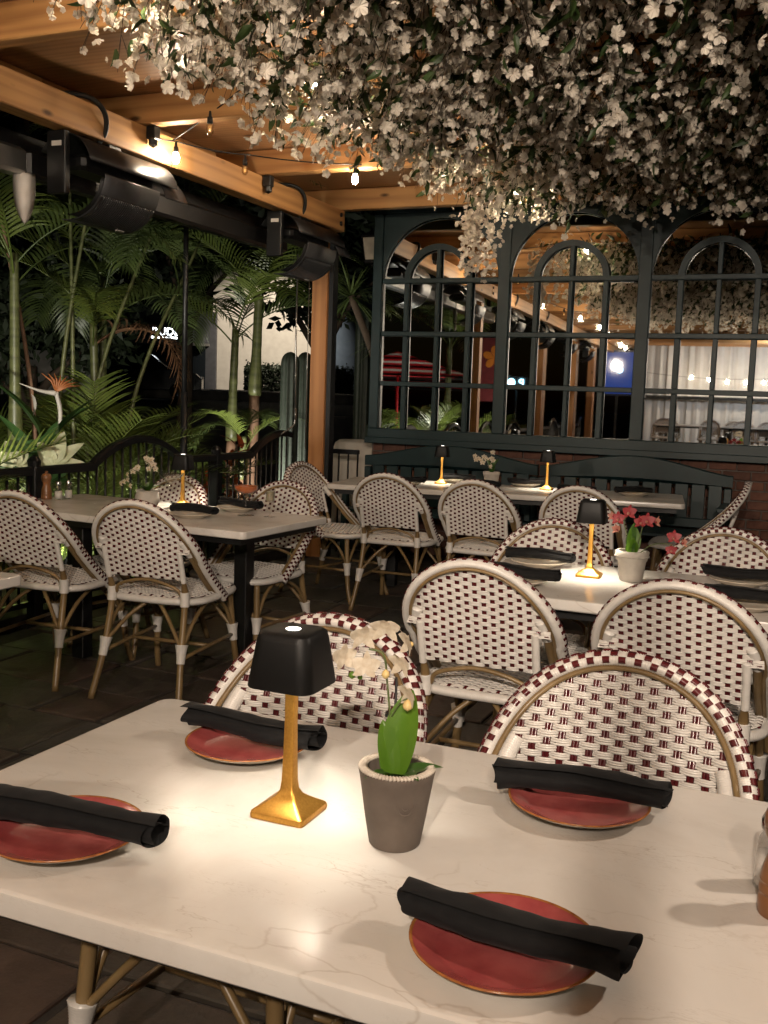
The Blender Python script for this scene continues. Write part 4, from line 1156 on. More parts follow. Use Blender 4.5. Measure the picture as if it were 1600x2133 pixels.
def heater(y, label, z=0.0):
    h = thing('patio_heater', label, 'heater', (-3.70, y, z), 0, 'black overhead heaters under the beam')
    # bracket plate and arm under the beam
    MB().add(*box(-0.10, 0.02, -0.40, -0.36, 2.36, 2.68, 0.004)).build('bracket', 'black_metal', h, smooth=False)
    MB().add(*box(-0.06, 0.0, -0.408, -0.402, 2.60, 2.625)).build('rating_plate', 'white_panel', h, smooth=False)
    MB().add(*box(-0.03, 0.03, -0.05, 0.05, 2.64, 2.685)).build('mount', 'black_metal', h, smooth=False)
    # long curved hood
    def arcshell(r, a0, a1, y0, y1, cx, cz, th, n=18):
        ring = []
        for k in range(n + 1):
            a = a0 + (a1 - a0) * k / n
            c, s = math.cos(a), math.sin(a)
            ring.append([(cx + r * c, y0, cz + r * s), (cx + r * c, y1, cz + r * s), (cx + (r + th) * c, y1, cz + (r + th) * s), (cx + (r + th) * c, y0, cz + (r + th) * s)])
        return loft(ring)
    MB().add(*arcshell(0.17, R(10), R(150), -0.36, 0.42, -0.02, 2.50, 0.006)).build('hood', 'black_metal', h)
    MB().add(*box(-0.12, 0.06, -0.30, 0.32, 2.50, 2.58, 0.02)).build('burner_box', 'black_metal', h, smooth=False)
    # scooped front with slots
    r, cx, cz = 0.24, -0.06, 2.49
    MB().add(*arcshell(r, R(-100), R(-84), -0.28, 0.20, cx, cz, 0.005)).build('scoop_lip', 'heater_grey', h)
    MB().add(*arcshell(r, R(-30), R(-4), -0.28, 0.20, cx, cz, 0.005)).build('scoop_top', 'heater_grey', h)
    MB().add(*arcshell(r, R(-84), R(-30), -0.28, -0.25, cx, cz, 0.005)).build('scoop_side', 'heater_grey', h)
    MB().add(*arcshell(r, R(-84), R(-30), 0.17, 0.20, cx, cz, 0.005)).build('scoop_side', 'heater_grey', h)
    for k in range(26):
        y0 = -0.2485 + k * 0.0161
        MB().add(*arcshell(r, R(-84), R(-30), y0 + 0.003, y0 + 0.0115, cx, cz, 0.004, 10)).build('grille_bar', 'heater_grey', h)
    MB().add(*arcshell(r - 0.03, R(-95), R(-8), -0.27, 0.19, cx, cz, 0.003, 12)).build('reflector', 'black_metal', h)
    st = MB().add(*box(-0.0, 0.004, 0.05, 0.11, -0.008, 0.008)).build('maker_sticker', 'white_panel', h, smooth=False)
    st.location = (cx + 0.2455 * math.cos(R(-80)), 0.02, cz + 0.2455 * math.sin(R(-80))); st.rotation_euler = (0, R(80), 0)
    # visor tongue at the far end
    MB().add(*arcshell(0.22, R(15), R(62), 0.30, 0.52, -0.06, 2.40, 0.004)).build('visor', 'heater_grey', h)
    # supply hose up and over the beam
    MB().add(*tube(bez([(0.0, -0.12, 2.66), (0.06, -0.12, 2.74), (0.075, -0.16, 2.83), (0.03, -0.24, 2.885), (-0.12, -0.34, 2.89)], 8), 0.014, 8)).build('supply_hose', 'cable', h)
    return h
h1 = heater(4.72, 'black overhead patio heater with slotted grille near the left edge')
h2 = copy_tree(h1); h2.location = (-3.70, 7.03, 0); h2['label'] = 'black overhead patio heater at the timber post'
for i, yy in enumerate((2.2, -0.3, -2.8, -5.3)):
    hh = copy_tree(h1); hh.location = (-3.70, yy, 0)
    hh['label'] = 'black patio heater behind the camera, %s one along the beam in the mirror' % ('third fourth fifth sixth'.split()[i])

# ------------------------------------------------------------------ string lights
def catenary(a, b, sag, n=14):
    a, b = np.array(a, float), np.array(b, float)
    t = np.linspace(0, 1, n)[:, None]
    P = a + (b - a) * t
    P[:, 2] -= (sag * 4 * t * (1 - t))[:, 0]
    return P
BULB = [(0.0, -0.098), (0.010, -0.096), (0.0195, -0.082), (0.021, -0.066), (0.017, -0.046), (0.0125, -0.034)]
bm_lit = MB().add(*lathe(BULB, 8)).mesh('bulb', 'bulb_lit')
bm_off = MB().add(*lathe(BULB + [(0.011, -0.034), (0.0155, -0.047), (0.0195, -0.066), (0.018, -0.081), (0.0, -0.095)], 14)).mesh('bulb', 'bulb_glass')
sk = MB().add(*lathe([(0.0, 0.03), (0.006, 0.028), (0.009, 0.0), (0.0145, -0.004), (0.0155, -0.034), (0.0, -0.036)], 12)).mesh('socket', 'cable')
fl_ = MB().add(*tube([(-0.006, 0, -0.045), (-0.005, 0, -0.08), (0, 0, -0.06), (0.005, 0, -0.08), (0.006, 0, -0.045)], 0.0006, 4)).mesh('filament', 'bulb_filament')
def string(label, runs, bulbs):
    s = thing('string_light', label, 'string light', (0, 0, 0), 0, 'festoon string lights')
    for k, P in enumerate(runs):
        MB().add(*tube(P, 0.0042, 6)).build('cord', 'cable', s)
    for (x, y, z, lit) in bulbs:
        b = obj('socket', sk, s)
        b.location = (x, y, z)
        obj('bulb', bm_lit if lit else bm_off, b)
        if not lit: obj('filament', fl_, b)
    return s
A0 = (-3.60, 4.95, 2.79)
string('festoon cord with clear bulbs strung beside the pergola beam', [catenary(A0, (-3.55, 5.12, 2.80), 0.005, 5), catenary((-3.55, 5.12, 2.80), (-3.40, 5.70, 2.845), 0.012, 8), catenary((-3.40, 5.70, 2.845), (-2.92, 6.25, 2.88), 0.012, 8), catenary((-2.92, 6.25, 2.88), (-2.2, 6.6, 2.90), 0.02, 8),
        catenary((-3.56, 5.10, 2.80), (-2.95, 4.85, 2.97), 0.01, 8)],
       [(-3.55, 5.12, 2.77, True), (-3.42, 5.68, 2.815, False), (-2.92, 6.25, 2.85, True), (-3.06, 4.72, 2.80, False)])
string('festoon cord of lit bulbs running hidden above the blossom canopy', [catenary((-2.45, 2.2, 2.93), (-2.1, 4.5, 2.93), 0.03), catenary((-2.1, 4.5, 2.93), (-1.9, 7.3, 2.85), 0.03)],
       [(-2.33, 3.0, 2.88, True), (-2.25, 4.35, 2.88, True), (-2.05, 5.6, 2.88, True), (-1.98, 6.85, 2.84, True)])
string('festoon cord with lit bulbs behind the camera, seen only in the mirror', [catenary((-3.3, 3.0, 2.84), (-2.9, -0.5, 2.84), 0.08), catenary((-2.9, -0.5, 2.84), (-3.2, -9.0, 2.84), 0.1)],
       [(-3.22, 2.3, 2.76, True), (-3.1, 1.2, 2.74, False), (-3.0, 0.2, 2.76, True), (-2.93, -1.6, 2.76, True), (-3.0, -3.4, 2.74, True), (-3.1, -6.4, 2.74, True), (-3.2, -8.4, 2.78, True)])

# ------------------------------------------------------------------ wall lantern beside the mirror
lan = thing('wall_lantern', 'cream glazed wall lantern left of the arched mirror', 'lantern', (-3.77, 8.5, 2.58))
MB().add(*loft([[(x, y, z) for x, y in rsq(h, 0.004, 2)] for z, h in ((0.0, 0.055), (0.19, 0.075))])).build('lantern_glass', 'cream_glaze', lan, smooth=False)
MB().add(*loft([[(x, y, z) for x, y in rsq(h, 0.004, 2)] for z, h in ((0.192, 0.085), (0.21, 0.085), (0.25, 0.03), (0.27, 0.02))])).build('lantern_cap', 'black_metal', lan, smooth=False)
for sx in (-1, 1):
    for sy in (-1, 1):
        MB().add(*tube([(sx * 0.056, sy * 0.056, 0.0), (sx * 0.076, sy * 0.076, 0.195)], 0.006, 4)).build('lantern_bar', 'black_metal', lan, smooth=False)
MB().add(*box(-0.06, 0.06, -0.06, 0.06, -0.03, -0.002, 0.004)).build('lantern_base', 'black_metal', lan, smooth=False)
MB().add(*box(-0.012, 0.19, -0.012, 0.012, -0.055, -0.03)).build('wall_arm', 'black_metal', lan, smooth=False)

# ================================================================== hanging blossom canopy
can = thing('blossom_canopy', 'ceiling canopy of hanging white artificial blossom and dark green leaves', 'flower canopy', (0, 0, 0))
def blossom_geo():
    V, F = [], []
    for p in range(5):
        a = 2 * PI * p / 5
        pts = [(0.0, 0, 0.0), (0.38, -0.36, 0.16), (0.80, -0.44, 0.46), (1.06, -0.18, 0.42), (1.04, 0.16, 0.62), (0.78, 0.46, 0.34), (0.38, 0.36, 0.08)]
        k = len(V)
        for x, y, z in pts:
            V.append((x * math.cos(a) - y * math.sin(a), x * math.sin(a) + y * math.cos(a), z + 0.05 * (p % 2)))
        F += [(k, k + 1, k + 2), (k, k + 2, k + 3), (k, k + 3, k + 4), (k, k + 4, k + 5), (k, k + 5, k + 6)]
    return np.array(V), F
BV, BF = blossom_geo()
LV, LF = leaf_blade(1.0, 0.17, 0.7, 0.35, n=4)
g2 = np.random.default_rng(21)
def rand_rot(g_, up=None):
    q = g_.normal(size=4); q /= np.linalg.norm(q)
    w, x, y, z = q
    return np.array([[1 - 2 * (y * y + z * z), 2 * (x * y - z * w), 2 * (x * z + y * w)], [2 * (x * y + z * w), 1 - 2 * (x * x + z * z), 2 * (y * z - x * w)], [2 * (x * z - y * w), 2 * (y * z + x * w), 1 - 2 * (x * x + y * y)]])
def look_rot(d, g_):
    d = np.asarray(d, float); d /= np.linalg.norm(d)
    a = np.cross(d, g_.normal(size=3)); a /= np.linalg.norm(a)
    return np.stack([a, np.cross(d, a), d], 1)            # columns: local z goes along d
blos, leaves, twigs = [], [], MB()
def edge_x(y):                                            # left margin of the canopy
    return np.interp(y, [0.5, 2.2, 3.2, 4.0, 4.8, 5.7, 6.6, 7.3], [-1.9, -2.22, -2.42, -2.50, -2.38, -2.22, -2.32, -2.45])
n_sprig = 0
while n_sprig < 1750:
    y = g2.uniform(1.0, 7.05)
    x = g2.uniform(-2.6, 1.3)
    ex = float(edge_x(y))
    if x < ex: continue
    if x > -0.55 and 2.2 < y < 5.2 and g2.random() < 0.35: continue
    n_sprig += 1
    near_edge = math.exp(-((x - ex) / 0.35) ** 2)
    top = 2.82 + g2.uniform(-0.05, 0.06)
    Lm = float(np.interp(y, [2.0, 4.0, 5.2, 7.0], [0.44, 0.41, 0.33, 0.30]))
    L = g2.uniform(0.35, 1.0) * Lm * (1 - 0.2 * near_edge)
    hd = np.array([-0.7 + g2.normal() * 0.5, 0.25 + g2.normal() * 0.6])
    hd /= np.linalg.norm(hd) + 1e-6
    out = g2.uniform(0.25, 0.8)
    tt = np.linspace(0, 1, 8)
    P = np.stack([x + hd[0] * L * out * tt, y + hd[1] * L * out * tt, top - L * tt ** 1.35], 1)
    twigs.add(*tube(P, np.linspace(0.0026, 0.0011, 8), 3, caps=False))
    nb = int(3 + L * g2.uniform(34, 52))
    for k in range(nb):
        s = g2.uniform(0.15, 1.02)
        c = np.array([np.interp(s, tt, P[:, i]) for i in range(3)]) + g2.normal(size=3) * [0.026, 0.026, 0.022]
        d = np.array([g2.normal() * 0.8, g2.normal() * 0.8 - 0.35, -0.55 + g2.normal() * 0.55])
        blos.append((c, look_rot(d, g2), g2.choice([0.010, 0.015, 0.018, 0.021, 0.024])))
        if k % 3 == 0:
            i = int(s * 6)
            twigs.add(*tube([P[min(i, 7)], c], 0.0009, 3, caps=False))
    for k in range(int(L * g2.uniform(11, 19))):
        s = g2.uniform(0.0, 0.9)
        c = np.array([np.interp(s, tt, P[:, i]) for i in range(3)]) + g2.normal(size=3) * 0.014
        d = np.array([hd[0] * 0.7 + g2.normal() * 0.6, hd[1] * 0.5 + g2.normal() * 0.6, -0.7 + g2.normal() * 0.35])
        M_ = look_rot(d, g2)
        leaves.append((c, M_[:, [0, 2, 1]] * [1, 1, -1], g2.uniform(0.055, 0.105)))
# a low spray that dips in front of the mirror
for q in range(16):
    x0, y0 = -2.33 + g2.normal() * 0.09, 7.1 + g2.normal() * 0.12
    for k in range(14):
        blos.append((np.array([x0 + g2.normal() * 0.03, y0 + g2.normal() * 0.03, 2.72 - 0.42 * (k / 14) ** 1.2 - 0.02 * q % 0.1]), look_rot(g2.normal(size=3) + [0, -0.4, -0.4], g2), g2.uniform(0.014, 0.026)))
for q in range(5200):                                     # dense leaves up against the support mesh
    y = g2.uniform(1.0, 7.1)
    x = g2.uniform(float(edge_x(y)) + 0.12, 1.3)
    leaves.append((np.array([x, y, 2.80 + g2.uniform(-0.10, 0.05)]), rand_rot(g2), g2.uniform(0.07, 0.12)))
camv = np.array([0, 0, EYE])
def split(items, n, Vg, Fg, name, m, ysw):
    dist = np.array([np.linalg.norm(c - camv) + (0 if (c - camv)[1] > 1.0 and c[0] < 0.42 * c[1] - 0.55 else 50) for c, _, _ in items])
    order = np.argsort(dist)
    near = set(order[:n].tolist())
    me = MB().add(Vg, Fg).mesh(name, m, name == 'leaf')
    allV, allF, k0 = [], [], 0
    for i, (c, M_, s) in enumerate(items):
        if i in near:
            o = obj(name, me, can)
            o.matrix_local = Matrix(((*(M_[0] * s), c[0]), (*(M_[1] * s), c[1]), (*(M_[2] * s), c[2]), (0, 0, 0, 1)))
        else:
            allV.append(Vg @ (M_ * s).T + c)
            allF += [tuple(j + k0 for j in f) for f in Fg]
            k0 += len(Vg)
    mb_ = MB(); mb_.v = [np.concatenate(allV)]; mb_.f = allF; mb_.n = k0
    tag(mb_.build(name + '_mass', m, can, smooth=(name == 'leaf')), kind='stuff')
split(blos, 300, BV, BF, 'blossom', 'blossom', 0)
split(leaves, 220, LV, LF, 'leaf', 'canopy_leaf', 0)
tag(twigs.build('twigs', 'twig', can), kind='stuff')
lat = MB()
for yy in np.arange(1.2, 7.2, 0.4):
    lat.add(*tube([(float(edge_x(yy)) + 0.1, yy, 2.84), (1.3, yy, 2.84)], 0.006, 4))
for xx in np.arange(-2.0, 1.3, 0.4):
    lat.add(*tube([(xx, 1.2, 2.85), (xx, 7.1, 2.85)], 0.006, 4))
lat.build('support_mesh', 'twig', can)

# ================================================================== garden
bed = MB().add(*box(-7.4, -4.16, -9.0, 12.0, -0.05, 0.03))
tag(bed.build('garden_bed', 'soil', smooth=False), kind='structure')
def frond_mesh(L, pairs, lf, droop, seed, m, lw=0.017, curl=0.5, vee=0.35):
    """a feather palm frond: arched rachis with paired drooping leaflets; starts at the origin, leans along +Y"""
    g_ = np.random.default_rng(seed)
    t = np.linspace(0, 1, 22)
    a = R(78) - droop * t ** 1.25
    dy, dz = np.cos(a), np.sin(a)
    y = np.concatenate([[0], np.cumsum((dy[1:] + dy[:-1]) / 2)]) * L / 21
    z = np.concatenate([[0], np.cumsum((dz[1:] + dz[:-1]) / 2)]) * L / 21
    P = np.stack([0 * y, y, z], 1)
    T, _, _ = frames(P)
    m_ = MB().add(*tube(P, np.linspace(0.011, 0.0025, 22), 5, up=(1, 0, 0)))
    for k in range(pairs):
        s = 0.2 + 0.79 * k / (pairs - 1)
        c = np.array([np.interp(s, t, P[:, i]) for i in range(3)])
        T0 = np.array([np.interp(s, t, T[:, i]) for i in range(3)])
        up = np.cross([1, 0, 0], T0)
        ln = lf * (0.45 + 0.55 * math.sin(PI * min(1, (s - 0.05)) ** 0.85)) * g_.uniform(0.88, 1.08)
        for sd in (-1, 1):
            d = np.array([sd, 0, 0]) * 0.86 + T0 * (0.45 + 0.35 * s) + up * (vee + g_.normal() * 0.07)
            d /= np.linalg.norm(d)
            wd = np.cross(d, up); wd /= np.linalg.norm(wd)
            Q = []
            pos = c.copy()
            dd = d.copy()
            n = 5
            for i in range(n + 1):
                w = lw * (0.55 + 1.3 * (i / n)) if i < 2 else lw * (1.0 - ((i - 1) / (n - 1)) ** 1.6) + 0.0006
                Q += [pos - wd * w, pos + wd * w]
                pos = pos + dd * ln / n
                dd = dd + np.array([0, 0, -1]) * curl * 0.32 * (0.5 + i / n)
                dd /= np.linalg.norm(dd)
            m_.add(Q, [(2 * i, 2 * i + 1, 2 * i + 3, 2 * i + 2) for i in range(n)])
    return m_.mesh('frond', m)
AR = [frond_mesh(1.35, 34, 0.34, R(d), 10 + i, 'palm_leaf', 0.0085, c) for i, (d, c) in enumerate(((70, 0.5), (95, 0.7), (50, 0.35), (110, 0.6)))]
KG = [frond_mesh(1.9, 36, 0.52, R(d), 30 + i, mm, 0.015, c) for i, (d, c, mm) in enumerate(((105, 0.75, 'palm_leaf_dark'), (130, 0.9, 'palm_leaf_dark'), (80, 0.6, 'palm_leaf'), (95, 0.8, 'palm_leaf')))]
DEAD = frond_mesh(1.1, 24, 0.4, R(150), 77, 'palm_dead', 0.01, 1.4)
g3 = np.random.default_rng(5)
def clump(x, y, n, sc, label, meshes=AR, lean=0.6, z=0.02, group='feathery garden palms'):
    p = thing('areca_palm', label, 'palm', (x, y, z), 0, group)
    for k in range(n):
        f = obj('frond', meshes[k % len(meshes)], p)
        az = 2 * PI * k / n * 2.4 + g3.uniform(-0.3, 0.3)
        f.rotation_euler = (-g3.uniform(-0.05, lean) * (0.3 + 0.7 * k / n), g3.uniform(-0.15, 0.15), az)
        rr = g3.uniform(0, 0.12)
        f.location = (rr * math.cos(az), rr * math.sin(az), g3.uniform(0, 0.08))
        s = sc * g3.uniform(0.75, 1.1)
        f.scale = (s, s, s)
    MB().add(*lathe([(0.0, -0.04), (0.09, -0.04), (0.075, 0.05), (0.03, 0.16), (0.0, 0.2)], 9)).build('stem_base', 'palm_trunk_green', p)
    return p
clump(-5.0, 6.0, 22, 1.05, 'low bright areca palm behind the arched fence beside the white leaf plant')
clump(-5.35, 6.75, 24, 1.2, 'dense areca palm in the middle of the garden behind the fence arch')
clump(-4.95, 7.2, 20, 0.85, 'small low areca palm spilling towards the dark pole')
clump(-6.1, 6.9, 18, 1.4, 'tall areca palm standing behind the low ones')
clump(-4.75, 5.45, 14, 0.75, 'small areca palm at the left corner of the fence')
clump(-4.9, 3.9, 16, 1.1, 'areca palm left of the fence, mostly seen in the mirror')
clump(-5.0, 2.4, 18, 1.2, 'areca palm behind the camera side of the fence, seen in the mirror')
clump(-4.9, 0.6, 18, 1.2, 'areca palm by the second post pair, seen in the mirror')
clump(-4.9, -1.6, 16, 1.2, 'areca palm well behind the camera, seen in the mirror')
clump(-5.2, 5.2, 14, 0.9, 'areca palm behind the bird of paradise flower')
def palm_tree(x, y, h, r0, nf, label, leanx=0.0, sc=1.0, brown=0.5, dead=0, azoff=0.0, meshes=KG):
    p = thing('king_palm', label, 'palm tree', (x, y, 0.0), 0, 'king palms in the garden')
    z = np.linspace(0, h, 30)
    P = np.stack([leanx * (z / h) ** 1.5, 0 * z, z - 0.05], 1)
    rr = r0 * (1.05 - 0.35 * z / h) + 0.004 * np.maximum(0, np.sin(z * 26)) ** 8
    kb_ = int(30 * brown)
    MB().add(*tube(P[:kb_ + 1], rr[:kb_ + 1], 14, up=(1, 0, 0))).build('trunk', 'palm_trunk_brown', p)
    bulge = 1 + 0.35 * np.exp(-((z[kb_:] - z[kb_] - 0.12) / 0.22) ** 2)
    MB().add(*tube(P[kb_:], rr[kb_:] * bulge, 14, up=(1, 0, 0))).build('crownshaft', 'palm_trunk_green', p)
    top = P[-1]
    for k in range(nf):
        f = obj('frond', meshes[k % len(meshes)], p)
        f.location = top - np.array([0, 0, g3.uniform(0.0, 0.25)])
        az = azoff + 2 * PI * k / nf + g3.uniform(-0.3, 0.3)
        f.rotation_euler = (-g3.uniform(0.1, 0.55), 0, az)
        s = sc * g3.uniform(0.8, 1.1)
        f.scale = (s, s, s)
    for k in range(dead):
        f = obj('dead_frond', DEAD, p)
        f.location = top - np.array([0, 0, 0.2])
        f.rotation_euler = (-0.6, 0, R(-75) + 0.5 * k)
        f.scale = (1.0,) * 3
    return p
palm_tree(-6.0, 9.75, 2.1, 0.056, 5, 'slim king palm left of the pair in front of the white wall', 0.05, 0.85, 0.4)
palm_tree(-5.75, 9.8, 2.5, 0.066, 5, 'thicker king palm with brown lower trunk in front of the white wall', 0.06, 0.9, 0.55)
palm_tree(-5.6, 9.3, 0.95, 0.04, 4, 'short young palm between the two king palms', 0.05, 0.5, 0.5)
palm_tree(-5.4, 5.8, 2.35, 0.045, 5, 'king palm with brown trunk at the left edge of the photo', 0.0, 0.9, 0.42)
palm_tree(-5.6, 6.98, 1.95, 0.045, 5, 'green stemmed king palm with one dead brown frond', -0.05, 0.9, 0.25, dead=2)
palm_tree(-6.6, 8.3, 2.5, 0.045, 6, 'king palm half hidden behind the pole', 0.0, 1.0, 0.4)
palm_tree(-5.2, 0.0, 2.4, 0.06, 8, 'king palm behind the camera, seen in the mirror', 0.0, 0.9, 0.4)
# cane stems rising at the left
cs = thing('cane_palm', 'leaning green and ochre cane stems at the left edge', 'palm', (-5.3, 6.1, 0.0), 0, 'garden cane palms')
for k, (dx, dy, lx, ly, h, m) in enumerate(((0.0, 0.0, 0.15, 0.25, 2.9, 'palm_trunk_green'), (0.1, 0.1, -0.12, 0.1, 2.9, 'palm_trunk_green'), (-0.15, 0.0, -0.1, -0.3, 2.7, 'palm_trunk_brown'), (0.05, 0.25, 0.3, 0.6, 2.8, 'palm_trunk_green'), (0.2, 0.5, 0.25, 0.75, 2.6, 'palm_trunk_green'))):
    P = bez([(dx, dy, 0), (dx + lx * 0.2, dy + ly * 0.2, h * 0.5), (dx + lx, dy + ly, h)], 10)
    MB().add(*tube(P, np.linspace(0.022, 0.012, len(P)), 8, up=(1, 0, 0))).build('cane', m, cs)
    for j in range(2):
        f = obj('frond', KG[(k + j) % 4], cs)
        f.location = P[-1 - 3 * j]
        f.rotation_euler = (-g3.uniform(0.1, 0.6), 0, g3.uniform(0, 6.28))
        f.scale = (0.7,) * 3
# bird of paradise
bp = thing('bird_of_paradise', 'bird of paradise plant with white and orange flower at the left edge', 'plant', (-4.9, 5.5, 0.0))
MB().add(*tube(bez([(0.02, 0.08, 0.3), (0.04, 0.1, 0.8), (0.07, 0.12, 1.15), (0.05, 0.1, 1.32)], 8), np.linspace(0.012, 0.016, 25), 8, up=(1, 0, 0))).build('flower_stalk', 'bop_white', bp)
o = MB().add(*tube(bez([(0.05, 0.1, 1.31), (-0.02, 0.02, 1.325), (-0.09, -0.1, 1.37)], 6), np.linspace(0.02, 0.002, 13), 8)).build('flower_beak', 'bop_white', bp)
for k in range(8):
    a = R(20 + 14 * k)
    MB().add(*tube([(0.05, 0.1, 1.32), (0.05 + 0.05 * math.cos(a), 0.11 + 0.06 * math.cos(a), 1.34 + 0.06 * math.sin(a)), (0.05 + 0.11 * math.cos(a * 1.1), 0.12 + 0.13 * math.cos(a * 1.1), 1.33 + 0.12 * math.sin(a * 0.9))], [0.006, 0.009, 0.001], 5)).build('flower_crest', 'bop_orange', bp)
MB().add(*leaf_blade(0.16, 0.035, 0.6)).build('white_bract', 'bop_white', bp).matrix_local = Matrix.Translation((-0.06, -0.02, 1.3)) @ Matrix.Rotation(R(-60), 4, 'X') @ Matrix.Rotation(R(30), 4, 'Y')
for k, (az, ln, tilt, h) in enumerate(((0.4, 0.7, 70, 0.5), (1.6, 0.75, 64, 0.4), (2.9, 0.6, 75, 0.7), (4.2, 0.7, 68, 0.6), (5.3, 0.65, 72, 0.8), (-0.5, 0.55, 60, 0.9), (2.2, 0.6, 66, 1.0))):
    f = MB().add(*leaf_blade(ln, 0.11, 0.7, 0.3)).build('leaf', 'broad_leaf', bp)
    f.location = (0.04 * math.cos(az), 0.04 * math.sin(az), h)
    f.rotation_euler = (R(tilt), 0, az)
    MB().add(*tube([(0, 0, 0.0), (0.02 * math.cos(az), 0.02 * math.sin(az), h * 0.5), (0.04 * math.cos(az), 0.04 * math.sin(az), h)], 0.012, 7, up=(1, 0, 0))).build('stalk', 'palm_trunk_green', bp)
# pale lobed leaf plant
vp = thing('variegated_plant', 'plant with large cream white lobed leaf beside the fence rail', 'plant', (-4.55, 5.15, 0.0))
def lobed(L, name, m, par, loc, rx, rz):
    b = MB()
    for an, l_, w_ in ((0, 1.0, 0.20), (0.6, 0.85, 0.16), (-0.6, 0.85, 0.16), (1.25, 0.6, 0.13), (-1.25, 0.6, 0.13)):
        V, F = leaf_blade(L * l_, L * w_, 0.5, 0.25, n=8)
        b.add(rot(V, 0, 0, an) + [0, 0, 0.002 * an], F)
    o = b.build(name, m, par)
    o.location = loc
    o.rotation_euler = (rx, 0, rz)
lobed(0.33, 'leaf', 'pale_leaf', vp, (0.04, 0.03, 0.85), R(55), R(25))
lobed(0.26, 'leaf', 'pale_leaf', vp, (0.0, -0.26, 0.86), R(48), R(60))
lobed(0.2, 'leaf', 'pale_leaf', vp, (0.0, -0.1, 0.72), R(-30), R(60))
for k, (az, h) in enumerate(((0.5, 0.75), (2.0, 0.7), (3.6, 0.78), (5.0, 0.6), (4.3, 0.95))):
    lobed(0.26, 'leaf', 'broad_leaf', vp, (0.1 * math.cos(az), -0.12 + 0.1 * math.sin(az), h), R(40), az)
for k in range(6):
    MB().add(*tube([(0, 0, 0.0), (rng.uniform(-0.08, 0.04), rng.uniform(-0.2, 0.04), rng.uniform(0.65, 0.86))], 0.008, 6, up=(1, 0, 0))).build('stalk', 'palm_trunk_green', vp)
# crotons
def croton(x, y, h, label):
    c = thing('croton_shrub', label, 'shrub', (x, y, 0.0), 0, 'red leaved crotons')
    for k in range(26):
        az = g3.uniform(0, 6.28)
        f = MB().add(*leaf_blade(g3.uniform(0.14, 0.24), 0.028, 0.7, 0.3, n=6)).build('leaf', 'croton' if k % 3 else 'broad_leaf', c)
        f.location = (0.05 * math.cos(az), 0.05 * math.sin(az), h * g3.uniform(0.35, 1.0))
        f.rotation_euler = (R(g3.uniform(15, 65)), 0, az)
    MB().add(*tube([(0, 0, -0.02), (0, 0, h)], 0.012, 6, up=(1, 0, 0))).build('stem', 'bark', c)
croton(-4.5, 7.3, 0.75, 'orange red croton shrub behind the second fence arch')
croton(-4.45, 6.85, 0.6, 'orange striped croton shrub below the lamp shade, behind the fence')
croton(-4.7, 7.75, 0.9, 'dark red croton shrub at the foot of the king palms')
# columnar cacti
def cactus(x, y, h, r, label):
    c = thing('column_cactus', label, 'cactus', (x, y, 0.0), 0, 'column cacti beside the post')
    zz = np.concatenate([np.linspace(-0.02, h - r * 1.4, 14), h - r * 1.4 + r * 1.4 * np.sin(np.linspace(0.2, 1.5, 7))])
    pr = np.concatenate([np.full(14, r), r * np.cos(np.linspace(0.2, 1.5, 7))])
    k = 40
    V = [(q * (1 + 0.13 * math.cos(9 * 2 * PI * j / k)) * math.cos(2 * PI * j / k), q * (1 + 0.13 * math.cos(9 * 2 * PI * j / k)) * math.sin(2 * PI * j / k), z) for z, q in zip(zz, pr) for j in range(k)]
    F = [(i * k + j, i * k + (j + 1) % k, (i + 1) * k + (j + 1) % k, (i + 1) * k + j) for i in range(len(zz) - 1) for j in range(k)] + [tuple((len(zz) - 1) * k + j for j in range(k))]
    MB().add(V, F).build('column', 'cactus', c)
    sp = MB()
    for j in range(9):
        a = 2 * PI * j / 9
        for z in np.arange(0.1, h - 0.12, 0.07):
            b0 = np.array([r * 1.12 * math.cos(a), r * 1.12 * math.sin(a), z])
            for q in (-0.5, 0.5):
                sp.add(*tube([b0, b0 + np.array([math.cos(a + q), math.sin(a + q), 0.3]) * 0.025], [0.0014, 0.0003], 3, caps=False))
    tag(sp.build('spines', 'twig', c), kind='stuff')
cactus(-4.9, 9.08, 1.78, 0.085, 'tall ribbed column cactus left of the crank rod')
cactus(-4.95, 9.5, 1.8, 0.08, 'tall ribbed column cactus behind the crank rod')
cactus(-4.55, 10.1, 2.3, 0.09, 'dark column cactus between the post and the mirror')
cactus(-4.2, 9.6, 1.1, 0.07, 'shorter column cactus between the post and the mirror')
# yucca right of the post
yu = thing('yucca_tree', 'spiky yucca with curved bare trunk between the post and the mirror', 'yucca', (-4.15, 9.3, 0.0))
MB().add(*tube(bez([(0.35, 0.3, 0.0), (0.3, 0.25, 0.8), (0.05, 0.1, 1.7), (-0.2, 0.0, 2.35)], 10), np.linspace(0.045, 0.035, 31), 10, up=(1, 0, 0))).build('trunk', 'bark', yu)
for hx, hy, hz, n in ((-0.2, 0.0, 2.35, 60), (0.15, 0.1, 1.9, 36)):
    for k in range(n):
        az, el = g3.uniform(0, 6.28), g3.uniform(-0.7, 1.2)
        d = np.array([math.cos(az) * math.cos(el), math.sin(az) * math.cos(el), math.sin(el)])
        ln = g3.uniform(0.35, 0.6)
        w = np.cross(d, [0, 0, 1]); w /= np.linalg.norm(w)
        b0 = np.array([hx, hy, hz])
        Q = []
        for i in range(4):
            t_ = i / 3
            wd = 0.011 * (1 - t_ ** 2) + 0.0006
            c = b0 + d * ln * t_ + np.array([0, 0, -0.12 * t_ ** 2])
            Q += [c - w * wd, c + w * wd]
        MB().add(Q, [(2 * i, 2 * i + 1, 2 * i + 3, 2 * i + 2) for i in range(3)]).build('leaf', 'palm_leaf_dark', yu)
